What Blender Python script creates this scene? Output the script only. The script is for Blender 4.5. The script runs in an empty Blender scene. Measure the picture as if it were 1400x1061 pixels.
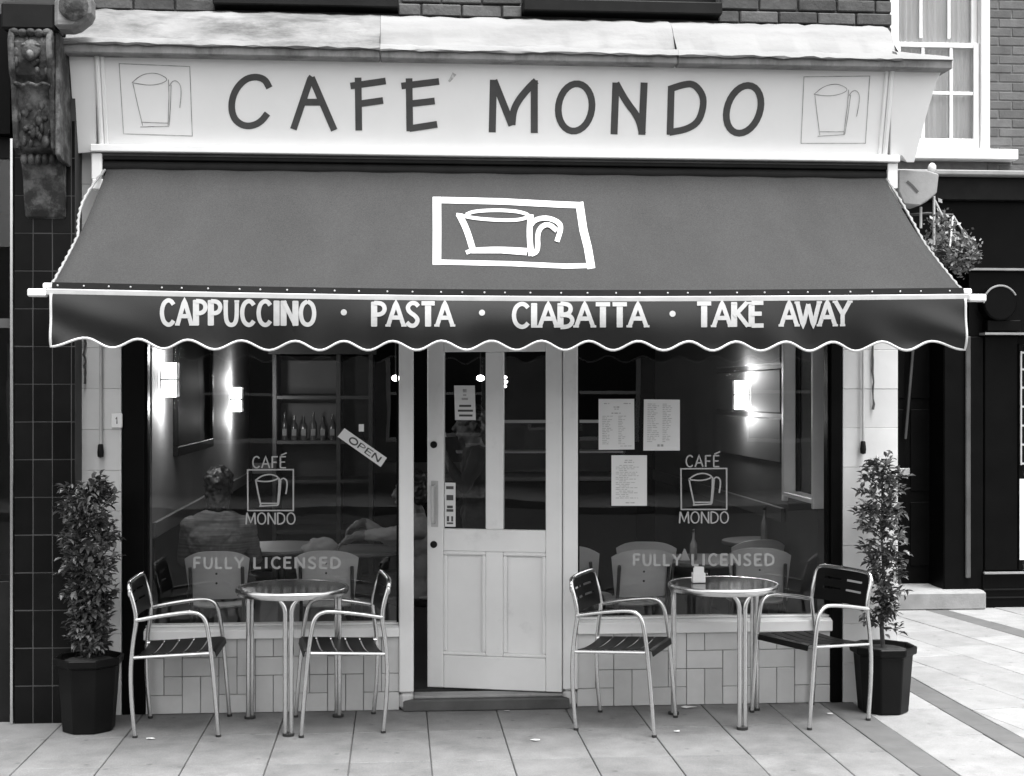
import bpy, bmesh, math, random
from mathutils import Vector, Matrix, Quaternion
R = math.radians
random.seed(7)
C = bpy.context.scene.collection

# ------------------------------------------------------------------ camera
F, U0, HZ, H, D, TH = 1950.0, 700.0, 538.0, 1.75, 7.91, R(4.6)
FW = (math.sin(TH), math.cos(TH)); RT = (math.cos(TH), -math.sin(TH))
cam = bpy.data.cameras.new('camera'); cam_o = bpy.data.objects.new('camera', cam); C.objects.link(cam_o)
cam.sensor_width = 36; cam.lens = F / 1400 * 36
cam.shift_y = (HZ - 530.5) / 1400
cam.clip_end = 500
cam_o.location = (0, -D, H); cam_o.rotation_euler = (R(90), 0, -TH)
sc = bpy.context.scene; sc.camera = cam_o

# ------------------------------------------------------------------ sky and sun (black and white photograph: neutral light)
w = bpy.data.worlds.new('World'); sc.world = w; w.use_nodes = True
nt = w.node_tree; nt.nodes.clear()
sky = nt.nodes.new('ShaderNodeTexSky'); sky.sky_type = 'NISHITA'; sky.sun_disc = False
SUN_EL, SUN_AZ = R(73), R(150)          # azimuth measured from +Y clockwise: high, behind the camera
sky.sun_elevation = SUN_EL; sky.sun_rotation = SUN_AZ; sky.dust_density = 4.0; sky.air_density = 1.5
bw = nt.nodes.new('ShaderNodeRGBToBW'); bg = nt.nodes.new('ShaderNodeBackground'); out = nt.nodes.new('ShaderNodeOutputWorld')
nt.links.new(sky.outputs[0], bw.inputs[0]); nt.links.new(bw.outputs[0], bg.inputs[0]); bg.inputs[1].default_value = 0.13
nt.links.new(bg.outputs[0], out.inputs[0])
sun = bpy.data.lights.new('sun', 'SUN'); sun.energy = 1.5; sun.angle = R(28); sun.color = (1, 1, 1)
sun_o = bpy.data.objects.new('sun', sun); C.objects.link(sun_o)
sd = Vector((math.sin(SUN_AZ) * math.cos(SUN_EL), math.cos(SUN_AZ) * math.cos(SUN_EL), math.sin(SUN_EL)))
sun_o.rotation_euler = sd.to_track_quat('Z', 'Y').to_euler(); sun_o.location = sd * 30
vs = sc.view_settings; vs.view_transform = 'Standard'; vs.look = 'None'; vs.gamma = 1; vs.use_curve_mapping = False
vs.exposure = 1.85

# ------------------------------------------------------------------ pixel helpers (photo pixel + known plane -> place)
def P(u, v, Y):
    s = (u - U0) / F; t = (Y + D) / (FW[1] + RT[1] * s)
    return Vector((t * (FW[0] + RT[0] * s), Y, H + t * (HZ - v) / F))
def PX(u, Y=0.0): return P(u, HZ, Y).x
def PZ(v, Y=0.0, u=700): return P(u, v, Y).z
def G(u, v, z=0.0):
    t = (z - H) * F / (HZ - v); s = (u - U0) / F
    return Vector((t * (FW[0] + RT[0] * s), -D + t * (FW[1] + RT[1] * s), z))
def PP(u, v, p0, n):
    s = (u - U0) / F
    d = Vector((FW[0] + RT[0] * s, FW[1] + RT[1] * s, (HZ - v) / F)); o = Vector((0, -D, H))
    return o + d * ((p0 - o).dot(n) / d.dot(n))

# ------------------------------------------------------------------ materials
MATS = {}
def mat(name, g, rough=.6, metal=0., var=.15, scale=6., bump=0., bscale=60., rnd=0., isl=0., streak=0., stretch=(1,1,1), emit=0., spec=.5, spots=0., grain=0., dark=None, patch=(.45,.62)):
    m = bpy.data.materials.new(name); m.use_nodes = True; t = m.node_tree; N = t.nodes; L = t.links
    b = N['Principled BSDF']; b.inputs['Roughness'].default_value = rough; b.inputs['Metallic'].default_value = metal
    b.inputs['Specular IOR Level'].default_value = spec
    tc = N.new('ShaderNodeTexCoord'); geo = N.new('ShaderNodeNewGeometry')
    mp = N.new('ShaderNodeMapping'); L.new(geo.outputs['Position'], mp.inputs[0]); mp.inputs['Scale'].default_value = stretch
    nz = N.new('ShaderNodeTexNoise'); nz.inputs['Scale'].default_value = scale; nz.inputs['Detail'].default_value = 7; nz.inputs['Roughness'].default_value = .62
    L.new(mp.outputs[0], nz.inputs['Vector'])
    mr = N.new('ShaderNodeMapRange'); L.new(nz.outputs[0], mr.inputs[0]); mr.inputs[1].default_value = .3; mr.inputs[2].default_value = .7
    mr.inputs[3].default_value = g * (1 - var); mr.inputs[4].default_value = g * (1 + var)
    val = mr.outputs[0]
    def mul(a, lo, hi, src):
        r = N.new('ShaderNodeMapRange'); L.new(src, r.inputs[0]); r.inputs[3].default_value = lo; r.inputs[4].default_value = hi
        q = N.new('ShaderNodeMath'); q.operation = 'MULTIPLY'; L.new(a, q.inputs[0]); L.new(r.outputs[0], q.inputs[1]); return q.outputs[0]
    if rnd:
        oi = N.new('ShaderNodeObjectInfo'); val = mul(val, 1 - rnd, 1 + rnd, oi.outputs['Random'])
    if isl: val = mul(val, 1 - isl, 1 + isl, geo.outputs['Random Per Island'])
    if dark is not None:      # irregular stains of another shade
        n2 = N.new('ShaderNodeTexNoise'); n2.inputs['Scale'].default_value = scale * .6; n2.inputs['Detail'].default_value = 8; n2.inputs['Roughness'].default_value = .7
        mp2 = N.new('ShaderNodeMapping'); L.new(geo.outputs['Position'], mp2.inputs[0]); mp2.inputs['Scale'].default_value = stretch; mp2.inputs['Location'].default_value = (3.1, 1.7, 9.2)
        L.new(mp2.outputs[0], n2.inputs['Vector'])
        r2 = N.new('ShaderNodeMapRange'); L.new(n2.outputs[0], r2.inputs[0]); r2.inputs[1].default_value = patch[0]; r2.inputs[2].default_value = patch[1]
        mx = N.new('ShaderNodeMix'); mx.data_type = 'FLOAT'; L.new(r2.outputs[0], mx.inputs[0]); L.new(val, mx.inputs[2]); mx.inputs[3].default_value = dark; val = mx.outputs[0]
    if grain:
        n4 = N.new('ShaderNodeTexNoise'); n4.inputs['Scale'].default_value = 170.; n4.inputs['Detail'].default_value = 2; L.new(geo.outputs['Position'], n4.inputs['Vector'])
        r4 = N.new('ShaderNodeMapRange'); L.new(n4.outputs[0], r4.inputs[0]); r4.inputs[1].default_value = .3; r4.inputs[2].default_value = .7; r4.inputs[3].default_value = 1 - grain; r4.inputs[4].default_value = 1 + grain
        q4 = N.new('ShaderNodeMath'); q4.operation = 'MULTIPLY'; L.new(val, q4.inputs[0]); L.new(r4.outputs[0], q4.inputs[1]); val = q4.outputs[0]
    if spots:                 # chewing gum and small drips
        vo = N.new('ShaderNodeTexVoronoi'); vo.inputs['Scale'].default_value = 7.; L.new(geo.outputs['Position'], vo.inputs['Vector'])
        r3 = N.new('ShaderNodeMapRange'); L.new(vo.outputs['Distance'], r3.inputs[0]); r3.inputs[1].default_value = .05; r3.inputs[2].default_value = .13; r3.inputs[3].default_value = spots; r3.inputs[4].default_value = 1.
        q3 = N.new('ShaderNodeMath'); q3.operation = 'MULTIPLY'; L.new(val, q3.inputs[0]); L.new(r3.outputs[0], q3.inputs[1]); val = q3.outputs[0]
    cc = N.new('ShaderNodeCombineColor')
    for i in range(3): L.new(val, cc.inputs[i])
    L.new(cc.outputs[0], b.inputs['Base Color'])
    if bump:
        nb = N.new('ShaderNodeTexNoise'); nb.inputs['Scale'].default_value = bscale; nb.inputs['Detail'].default_value = 5; L.new(geo.outputs['Position'], nb.inputs['Vector'])
        bp = N.new('ShaderNodeBump'); bp.inputs['Strength'].default_value = bump; bp.inputs['Distance'].default_value = .004; L.new(nb.outputs[0], bp.inputs['Height']); L.new(bp.outputs[0], b.inputs['Normal'])
    if emit:
        L.new(cc.outputs[0], b.inputs['Emission Color']); b.inputs['Emission Strength'].default_value = emit
    MATS[name] = m; return m
def glass_mat(name, ior=1.75, tint=.86, rough=0.):
    m = bpy.data.materials.new(name); m.use_nodes = True; t = m.node_tree; N = t.nodes; L = t.links; N.remove(N['Principled BSDF'])
    o = N['Material Output']; tr = N.new('ShaderNodeBsdfTransparent'); tr.inputs[0].default_value = (tint,) * 3 + (1,)
    gl = N.new('ShaderNodeBsdfGlossy'); gl.inputs['Roughness'].default_value = rough
    fr = N.new('ShaderNodeFresnel'); fr.inputs[0].default_value = ior
    nz = N.new('ShaderNodeTexNoise'); nz.inputs['Scale'].default_value = 1.3; g = N.new('ShaderNodeNewGeometry'); L.new(g.outputs['Position'], nz.inputs['Vector'])
    bp = N.new('ShaderNodeBump'); bp.inputs['Strength'].default_value = .06; bp.inputs['Distance'].default_value = .02; L.new(nz.outputs[0], bp.inputs['Height']); L.new(bp.outputs[0], gl.inputs['Normal'])
    mx = N.new('ShaderNodeMixShader'); L.new(fr.outputs[0], mx.inputs[0]); L.new(tr.outputs[0], mx.inputs[1]); L.new(gl.outputs[0], mx.inputs[2]); L.new(mx.outputs[0], o.inputs[0])
    MATS[name] = m
mat('slab', .15, .85, grain=.18, var=.2, scale=5, bump=.6, bscale=70, rnd=.12, dark=.085, patch=(.5, .8), spots=.62)
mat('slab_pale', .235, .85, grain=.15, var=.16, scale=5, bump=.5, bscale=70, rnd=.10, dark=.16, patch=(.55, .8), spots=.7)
mat('asphalt', .03, .9, var=.25, scale=12, bump=.8, bscale=120)
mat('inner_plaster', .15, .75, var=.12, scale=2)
mat('band_paver', .10, .85, var=.15, scale=6, bump=.4, bscale=90, rnd=.1)
mat('bed', .09, .95, var=.2, scale=20)
mat('tile_cream', .54, .3, var=.10, scale=4, rnd=.09, bump=.05, bscale=30)
mat('grout', .24, .9, var=.1)
mat('tile_black', .006, .28, var=.3, scale=4, rnd=.25, bump=.06, bscale=20, spec=.10)
mat('grout_black', .045, .9, var=.2)
mat('white_paint', .72, .45, var=.06, scale=3, bump=.08, bscale=40, dark=.52, patch=(.6, .8))
mat('sign_white', .78, .5, var=.05, scale=1.6, bump=.05, bscale=30)
mat('door_paint', .72, .42, var=.05, scale=3, bump=.06, bscale=60, dark=.44, patch=(.58, .82))
mat('pilaster_paint', .58, .5, var=.07, scale=4, rnd=.04, bump=.15, bscale=30, dark=.42, patch=(.6, .8))
mat('black_paint', .0025, .45, var=.3, scale=5, bump=.05, spec=.07)
mat('charcoal', .010, .55, var=.3, scale=6, bump=.1, spec=.12)
mat('sign_letter', .055, .5, var=.15, scale=10)
mat('thin_line', .30, .6, var=.6, scale=18)
mat('stone', .21, .85, var=.12, scale=4, bump=.6, bscale=35, dark=.16, patch=(.5, .68), stretch=(.5, 1, 2.6))
mat('stone_grimy', .19, .9, var=.25, scale=5, bump=.7, bscale=35, dark=.06, patch=(.46, .66), stretch=(.6, 1, 2.2))
mat('stone_drip', .22, .9, var=.25, scale=7, bump=.6, bscale=35, dark=.07, patch=(.5, .7), stretch=(1, 1, .5))
mat('corbel', .09, .75, var=.6, scale=16, bump=1.0, bscale=45, dark=.012, patch=(.40, .56))
mat('brick', .07, .9, var=.3, scale=14, bump=.8, bscale=60, rnd=.35)
mat('brick_far', .11, .9, var=.2, scale=10, bump=.6, bscale=60, rnd=.2)
mat('glass_paint', .36, .6, var=.1, scale=20)
mat('mortar_far', .15, .95, var=.2, scale=20)
mat('mortar', .10, .95, var=.2, scale=20)
mat('canvas', .036, .9, grain=.3, dark=.027, patch=(.5, .78), var=.13, scale=2.0, stretch=(1, .35, .35), bump=.25, bscale=420, spec=.25)
mat('valance', .0055, .40, var=.3, scale=3, bump=.1, bscale=200, spec=.5)
mat('print_white', .55, .6, var=.05, scale=20)
mat('print_cream', .40, .6, var=.08, scale=30)
mat('aluminium', .66, .26, metal=1., var=.06, scale=30)
mat('galvanised', .45, .5, metal=.2, var=.1, scale=12)
mat('chair_black', .004, .45, var=.2, scale=8, spec=.15)
mat('table_top', .13, .16, metal=.6, var=.3, scale=14, dark=.06, patch=(.5, .7))
mat('rubber', .015, .8)
mat('pot', .004, .42, var=.4, scale=6, bump=.1, bscale=30, spec=.15)
mat('soil', .03, 1., var=.5, scale=40, bump=1., bscale=80)
mat('leaf', .10, .33, var=.25, scale=9, isl=.75)
mat('leaf_pale', .17, .5, var=.3, scale=9, isl=.7)
mat('bark', .05, .9, var=.4, scale=30, bump=.8)
mat('paper', .66, .8, var=.03, scale=6)
mat('ink', .06, .7)
mat('accent_faint', .48, .7, var=.5, scale=60)
mat('ink_pale', .36, .8, var=.3, scale=60)
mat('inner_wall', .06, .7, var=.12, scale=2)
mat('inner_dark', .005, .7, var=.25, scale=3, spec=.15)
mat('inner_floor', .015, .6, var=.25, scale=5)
mat('dado', .09, .5, var=.1, scale=3)
mat('dresser', .018, .45, var=.35, scale=4, stretch=(1, 1, 6))
mat('pale_ply', .42, .45, var=.08, scale=3, stretch=(1, 1, 5))
mat('lamp_glass', .9, .4, var=.02, emit=3.0)
mat('bulb', .9, .4, var=.01, emit=4.0)
mat('iron', .02, .5)
mat('skin', .075, .55, var=.06, scale=20)
mat('hair', .012, .5, var=.4, scale=60)
mat('shirt_pale', .11, .9, var=.5, scale=5, stretch=(.6, .6, 14), spec=.1)
mat('shirt_white', .20, .85, var=.08, scale=10)
mat('cloth_black', .012, .85, var=.3, scale=10)
mat('trousers', .04, .9, var=.2, scale=10)
mat('ceramic', .7, .2, var=.02)
mat('table_glass', .2, .2, var=.1)
mat('bottle_glass', .04, .12, var=.2)
mat('curtain', .92, .85, var=.12, scale=5, stretch=(7, 1, .4))
mat('far_stone', .24, .85, var=.2, scale=6, bump=.4)
mat('far_grey', .06, .6, var=.3, scale=6)
mat('render_wall', .15, .9, var=.35, scale=1.2, bump=.3)
glass_mat('shop_glass', 1.42, .95)
glass_mat('plain_glass', 1.5, .95)
glass_mat('dark_glass', 1.6, .25)

# ------------------------------------------------------------------ mesh builder
class MB:
    def __init__(s): s.v = []; s.f = []; s.mi = []; s.cur = 0
    def add(s, vs, fs):
        o = len(s.v); s.v += [Vector(q) for q in vs]
        for f in fs: s.f.append([o + i for i in f]); s.mi.append(s.cur)
        return s
    def box(s, x0, x1, y0, y1, z0, z1):
        if x0 > x1: x0, x1 = x1, x0
        if y0 > y1: y0, y1 = y1, y0
        if z0 > z1: z0, z1 = z1, z0
        return s.add([(x0,y0,z0),(x1,y0,z0),(x1,y1,z0),(x0,y1,z0),(x0,y0,z1),(x1,y0,z1),(x1,y1,z1),(x0,y1,z1)],
                     [(0,3,2,1),(4,5,6,7),(0,1,5,4),(1,2,6,5),(2,3,7,6),(3,0,4,7)])
    def prism(s, pts, axis, a0, a1):
        """polygon pts (2D) extruded along an axis; axis x: pts=(y,z), y: (x,z), z: (x,y)"""
        def mk(p, a): return {'x': (a, p[0], p[1]), 'y': (p[0], a, p[1]), 'z': (p[0], p[1], a)}[axis]
        n = len(pts); vs = [mk(p, a0) for p in pts] + [mk(p, a1) for p in pts]
        fs = [tuple(range(n))[::-1], tuple(range(n, 2 * n))] + [(i, (i + 1) % n, n + (i + 1) % n, n + i) for i in range(n)]
        return s.add(vs, fs)
    def tube(s, pts, r, n=8, cap=True, closed=False):
        pts = [Vector(p) for p in pts]; m = len(pts)
        rs = r if isinstance(r, (list, tuple)) else [r] * m
        up = None; rings = []
        for i, p in enumerate(pts):
            a = pts[i - 1] if (i > 0 or closed) else p; b = pts[(i + 1) % m] if (i < m - 1 or closed) else p
            t = (b - a).normalized()
            if up is None:
                up = Vector((0, 0, 1)) if abs(t.z) < .9 else Vector((1, 0, 0))
            u = (up - t * up.dot(t)).normalized(); up = u; v = t.cross(u)
            rings.append([p + (u * math.cos(2 * math.pi * k / n) + v * math.sin(2 * math.pi * k / n)) * rs[i] for k in range(n)])
        vs = [q for rg in rings for q in rg]; fs = []
        for i in range(m if closed else m - 1):
            j = (i + 1) % m
            for k in range(n):
                fs.append((i * n + k, i * n + (k + 1) % n, j * n + (k + 1) % n, j * n + k))
        if cap and not closed: fs += [tuple(range(n))[::-1], tuple(range((m - 1) * n, m * n))]
        return s.add(vs, fs)
    def lathe(s, prof, c=(0, 0, 0), n=24, rot=0.):
        vs = []; fs = []; m = len(prof)
        for r, z in prof:
            for k in range(n):
                a = 2 * math.pi * k / n + rot; vs.append((c[0] + r * math.cos(a), c[1] + r * math.sin(a), c[2] + z))
        for i in range(m - 1):
            for k in range(n): fs.append((i * n + k, i * n + (k + 1) % n, (i + 1) * n + (k + 1) % n, (i + 1) * n + k))
        fs += [tuple(range(n))[::-1], tuple(range((m - 1) * n, m * n))]
        return s.add(vs, fs)
    def ball(s, c, r, n=12, m=8, M=None):
        r = Vector(r) if not isinstance(r, (int, float)) else Vector((r, r, r)); c = Vector(c); vs = []; fs = []
        for i in range(1, m):
            th = math.pi * i / m
            for k in range(n):
                a = 2 * math.pi * k / n
                q = Vector((r.x * math.sin(th) * math.cos(a), r.y * math.sin(th) * math.sin(a), r.z * math.cos(th)))
                vs.append(c + (M @ q if M else q))
        t = Vector((0, 0, r.z)); t = M @ t if M else t
        vs += [c + t, c - t]; T = len(vs) - 2
        for i in range(m - 2):
            for k in range(n): fs.append((i * n + k, (i + 1) * n + k, (i + 1) * n + (k + 1) % n, i * n + (k + 1) % n))
        for k in range(n):
            fs.append((T, k, (k + 1) % n)); fs.append((T + 1, (m - 2) * n + (k + 1) % n, (m - 2) * n + k))
        return s.add(vs, fs)
    def limb(s, pts, rs, n=12):
        for i in range(len(pts) - 1): s.tube([pts[i], pts[i + 1]], [rs[i], rs[i + 1]], n)
        for p, r in zip(pts, rs): s.ball(p, r * 1.0, n, 8)
        return s
    def ribbon(s, pts, width, fmap, closed=False, step=None):
        """flat painted stroke: pts are 2D, width in the same units, fmap(u, v) -> 3D"""
        q = [Vector((p[0], p[1])) for p in pts]
        if step:
            z = []; m = len(q)
            for i in range(m if closed else m - 1):
                a, b = q[i], q[(i + 1) % m]; k = max(1, int((b - a).length / step))
                z += [a.lerp(b, j / k) for j in range(k)]
            if not closed: z.append(q[-1])
            q = z
        m = len(q); vs = []
        for i in range(m):
            a = q[i - 1] if (i > 0 or closed) else None; b = q[(i + 1) % m] if (i < m - 1 or closed) else None
            d1 = (q[i] - a).normalized() if a is not None else None; d2 = (b - q[i]).normalized() if b is not None else None
            if d1 is None: d1 = d2
            if d2 is None: d2 = d1
            n1 = Vector((-d1.y, d1.x)); n2 = Vector((-d2.y, d2.x)); nn = n1 + n2
            if nn.length < .2: nn = n1.copy()
            nn.normalize(); k = min(1.5, 1 / max(.3, nn.dot(n1)))
            ww = width if not callable(width) else width(i / max(1, m - 1))
            vs += [fmap(*(q[i] + nn * ww * .5 * k)), fmap(*(q[i] - nn * ww * .5 * k))]
        fs = [(2 * i, 2 * i + 1, (2 * i + 3) % (2 * m), (2 * i + 2) % (2 * m)) for i in range(m if closed else m - 1)]
        return s.add(vs, fs)
    def mesh(s, name, mats, smooth=False, bevel=0., seg=1):
        me = bpy.data.meshes.new(name); me.from_pydata(s.v, [], s.f); me.update()
        if not isinstance(mats, (list, tuple)): mats = [mats]
        for q in mats: me.materials.append(MATS[q])
        if len(mats) > 1: me.polygons.foreach_set('material_index', s.mi)
        bm = bmesh.new(); bm.from_mesh(me)
        bmesh.ops.recalc_face_normals(bm, faces=bm.faces)
        if bevel:
            ed = [e for e in bm.edges if e.is_manifold and e.calc_face_angle(0) > .6]
            bmesh.ops.bevel(bm, geom=ed, offset=bevel, segments=seg, affect='EDGES', clamp_overlap=True)
        bm.to_mesh(me); bm.free()
        if smooth:
            me.polygons.foreach_set('use_smooth', [True] * len(me.polygons))
            if smooth != 'all': me.set_sharp_from_angle(angle=R(42))
        return me
    def build(s, name, mats, parent=None, smooth=False, bevel=0., local=False, seg=1):
        off = Vector((0, 0, 0))
        if not local and s.v:
            lo = Vector([min(q[i] for q in s.v) for i in range(3)]); hi = Vector([max(q[i] for q in s.v) for i in range(3)])
            off = Vector(((lo.x + hi.x) / 2, (lo.y + hi.y) / 2, lo.z)); s.v = [q - off for q in s.v]
        o = bpy.data.objects.new(name, s.mesh(name, mats, smooth, bevel, seg)); C.objects.link(o)
        if parent is not None:
            o.parent = parent
            if not local: off = off - wl(parent)
        if not local: o.location = off
        return o
def wl(o):
    q = Vector((0, 0, 0))
    while o is not None: q += o.location; o = o.parent
    return q
def tag(o, label=None, cat=None, group=None, kind=None):
    for k, q in (('label', label), ('category', cat), ('group', group), ('kind', kind)):
        if q: o[k] = q
    return o
def empty(name, loc, label=None, cat=None, group=None, rz=0.):
    o = bpy.data.objects.new(name, None); o.empty_display_size = .1; C.objects.link(o); o.location = loc; o.rotation_euler = (0, 0, rz)
    return tag(o, label, cat, group)
def copy_tree(o, parent=None):
    c = o.copy(); C.objects.link(c); c.parent = parent
    for ch in list(o.children): copy_tree(ch, c)
    return c
def link_mesh(name, me, parent, loc, rot=(0, 0, 0), scale=(1, 1, 1)):
    o = bpy.data.objects.new(name, me); C.objects.link(o); o.parent = parent
    o.location = Vector(loc) - (wl(parent) if parent else Vector((0, 0, 0))); o.rotation_euler = rot; o.scale = scale; return o
_cache = {}
def block_mesh(name, dx, dy, dz, material, b):
    k = (name, round(dx, 4), round(dy, 4), round(dz, 4), material)
    if k not in _cache: _cache[k] = MB().box(-dx/2, dx/2, -dy/2, dy/2, -dz/2, dz/2).mesh(name, material, bevel=b)
    return _cache[k]
def arc(c, r, a0, a1, n, ax='xz'):
    return [(c[0] + r * math.cos(a0 + (a1 - a0) * i / n), c[1] + r * math.sin(a0 + (a1 - a0) * i / n)) for i in range(n + 1)]

# ------------------------------------------------------------------ ground: pavement slabs
pav = tag(MB().box(-30, 30, -4.1, 30, -.3, -.012).build('pavement', 'bed'), kind='structure')
tag(MB().box(-40, 40, -14, -4.28, -.4, -.12).build('road', 'asphalt'), kind='structure')
tag(MB().box(-40, 40, -40, -14.01, -.4, .0).build('far_pavement', 'slab'), kind='structure')
kb = tag(MB().box(-30, 30, -4.275, -4.105, -.35, -.05).build('kerb', 'bed'), kind='structure')
for k in range(-11, 12): MB().box(k * .915 + .003, k * .915 + .912, -4.277, -4.103, -.2, .0).build('kerb_stone', 'slab', kb, bevel=.012)
rs = random.Random(3)
def slab(parent, x0, x1, y0, y1, m='slab', name='paving_slab'):
    g = .0026
    me = block_mesh(name, x1 - x0 - 2 * g, y1 - y0 - 2 * g, .04, m, .003)
    link_mesh(name, me, parent, ((x0 + x1) / 2, (y0 + y1) / 2, -.02 + rs.uniform(-.0015, .0015)), (rs.uniform(-.003, .003), rs.uniform(-.003, .003), 0))
XJ = [.16 + .386 * k for k in range(-9, 6)]           # joints run straight to the shop front
YR = [.02, -.51, -1.11, -1.71, -2.31, -2.91]
BX = [2.387, 2.571, 3.005, 3.165]
cols = list(zip(XJ[:-1], XJ[1:])) + [(XJ[-1], BX[0])]
for x0, x1 in cols:
    for j in range(len(YR) - 1): slab(pav, x0, x1, YR[j + 1], YR[j])
ya = [3.4 - .6 * k for k in range(0, 12)]
for k in range(len(ya) - 1):
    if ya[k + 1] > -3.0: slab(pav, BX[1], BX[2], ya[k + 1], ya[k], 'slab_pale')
yb = [3.4 - .4 * k for k in range(0, 16)]
for k in range(len(yb) - 1):
    slab(pav, BX[0], BX[1], yb[k + 1], yb[k], 'band_paver', 'band_paver'); slab(pav, BX[2], BX[3], yb[k + 1], yb[k], 'band_paver', 'band_paver')
# turned paving of the side street, cut along the dark band
ga, gb = G(1308, 842), G(1402, 868)
dv = Vector((ga.x - gb.x, ga.y - gb.y)).normalized(); nv = Vector((dv.y, -dv.x))     # dv away from camera, nv to the right
def clip(poly, p, n):
    o = []
    for i in range(len(poly)):
        a, b = poly[i], poly[(i + 1) % len(poly)]; da, db = (a - p).dot(n), (b - p).dot(n)
        if da >= 0: o.append(a)
        if da * db < 0: o.append(a.lerp(b, da / (da - db)))
    return o
org = Vector((ga.x, ga.y)); rest = MB()
def area(q): return abs(sum(q[i].x * q[(i + 1) % len(q)].y - q[(i + 1) % len(q)].x * q[i].y for i in range(len(q)))) / 2
lat = [-2.6 + .43 * k for k in range(6)] + [-.08, .10] + [.10 + .43 * k for k in range(1, 14)]
for i in range(len(lat) - 1):
    for j in range(-14, 4):
        l0 = .6 * j + (.3 if i % 2 else 0)
        q = [org + nv * a + dv * b for a, b in ((lat[i] + .0035, l0 + .0035), (lat[i + 1] - .0035, l0 + .0035), (lat[i + 1] - .0035, l0 + .5965), (lat[i] + .0035, l0 + .5965))]
        for p, n in ((Vector((BX[3] + .003, 0)), Vector((1, 0))), (Vector((0, 3.395)), Vector((0, -1))), (Vector((0, -2.905)), Vector((0, 1)))):
            q = clip(q, p, n)
            if len(q) < 3: break
        if len(q) < 3 or area(q) < .004: continue
        far = max(p.x for p in q) > 6.2
        mb = rest if far else MB()
        mb.prism([(p.x, p.y) for p in q], 'z', -.04, rs.uniform(-.0015, .0015))
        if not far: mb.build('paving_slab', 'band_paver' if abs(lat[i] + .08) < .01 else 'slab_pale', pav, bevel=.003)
x = -12.6
while x < 14:
    y = -2.91
    x1 = x + .386
    while y > -3.8:
        rest.box(x + .004, x1 - .004, y - .596, y - .004, -.04, rs.uniform(-.0015, .0015)); y -= .6
    x = x1
for x0, x1 in [(-12.58 + .386 * k, -12.58 + .386 * (k + 1)) for k in range(24)]:
    for j in range(len(YR) - 1):
        if x1 < XJ[0] + .01: rest.box(x0 + .004, x1 - .004, YR[j + 1] + .004, YR[j] - .004, -.04, rs.uniform(-.0015, .0015))
tag(rest.build('outer_slabs', 'slab', pav), kind='stuff')

# ------------------------------------------------------------------ cafe building
XL, XR = PX(105), PX(1227)
cafe = empty('cafe_building', (.55, 0, 0), 'cafe shop front with painted fascia sign, two big windows and a panelled door ajar', 'cafe')
XPL, XPR = PX(166), PX(1152)                     # inner edges of the painted pilasters
def pilaster(x0, x1, ztop):
    p = MB().box(x0 + .004, x1 - .004, .012, .30, 0, ztop).build('pilaster', 'pilaster_paint', cafe)
    z = .0; k = 0
    while z < ztop - .05:
        z1 = min(ztop, z + .222)
        me = block_mesh('block', x1 - x0, .02, z1 - z - .0015, 'pilaster_paint', .0015)
        link_mesh('block', me, p, ((x0 + x1) / 2, .003 + rs.uniform(-.0008, .0008), (z + z1) / 2)); z = z1; k += 1
    return p
pilaster(XL, XPL, 3.06); pilaster(XPR, XR, 3.06)
# dark reveals beside the glass
MB().box(XPL + .004, PX(198), .0, .12, .0, 2.9).build('reveal_post', 'black_paint', cafe, bevel=.004)
MB().box(PX(1136), XPR - .004, -.004, .12, .0, 2.9).build('reveal_post', 'black_paint', cafe, bevel=.004)
# stall risers with mixed tiles
def riser(u0, u1, seed):
    x0, x1 = PX(u0), PX(u1); z1 = PZ(868)
    p = MB().box(x0, x1, .006, .16, 0, z1).build('stall_riser', 'grout', cafe)
    s = .1005; nx = int(round((x1 - x0) / s)); nz = 4; s = (x1 - x0) / nx; sz = z1 / nz; done = set(); q = random.Random(seed)
    for j in range(nz):
        for i in range(nx):
            if (i, j) in done: continue
            k = (i - j) % 4; hz = (k == 0 or (k == 1 and q.random() < .3))
            if hz and i + 1 < nx and (i + 1, j) not in done: cells = ((i, j), (i + 1, j))
            elif j + 1 < nz and (i, j + 1) not in done and k in (2, 3): cells = ((i, j), (i, j + 1))
            else: cells = ((i, j),)
            done.update(cells); i1 = max(c[0] for c in cells) + 1; j1 = max(c[1] for c in cells) + 1
            me = block_mesh('tile', (i1 - i) * s - .004, .014, (j1 - j) * sz - .004, 'tile_cream', .002)
            link_mesh('tile', me, p, (x0 + (i + i1) / 2 * s, .0045 + q.uniform(-.0012, .0012), (j + j1) / 2 * sz), (q.uniform(-.004, .004), 0, q.uniform(-.004, .004)))
    return p
riser(199, 546, 1); riser(789, 1135, 2)
# windows: frame, pane, sill, lettering
PANE_Y = .045
def window(u0, u1, vb):
    x0, x1 = PX(u0), PX(u1); zb = PZ(vb); zt = 2.62
    f = MB()
    f.box(x0, x1, .0, .09, zt, zt + .09)
    o = f.build('window', 'white_paint', cafe, bevel=.003)
    MB().box(x0, x1, .02, .09, zb, zb + .012).build('bottom_bead', 'white_paint', o, bevel=.003)
    for xa_ in (x0, x1 - .012): MB().box(xa_, xa_ + .012, .02, .09, zb + .0125, zt - .0005).build('side_bead', 'black_paint', o)
    MB().box(x0 + .012, x1 - .012, PANE_Y, PANE_Y + .008, zb + .012, zt).build('pane', 'shop_glass', o)
    MB().prism([(-.035, PZ(868) + .002), (.12, PZ(868) + .002), (.12, zb - .001), (.0, zb - .001), (-.035, zb - .012)], 'x', x0 - .002, x1 + .002).build('sill', 'white_paint', o, bevel=.004)
    return o
win_a = window(198, 545, 852.5); win_b = window(790, 1135.5, 849.5)
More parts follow.
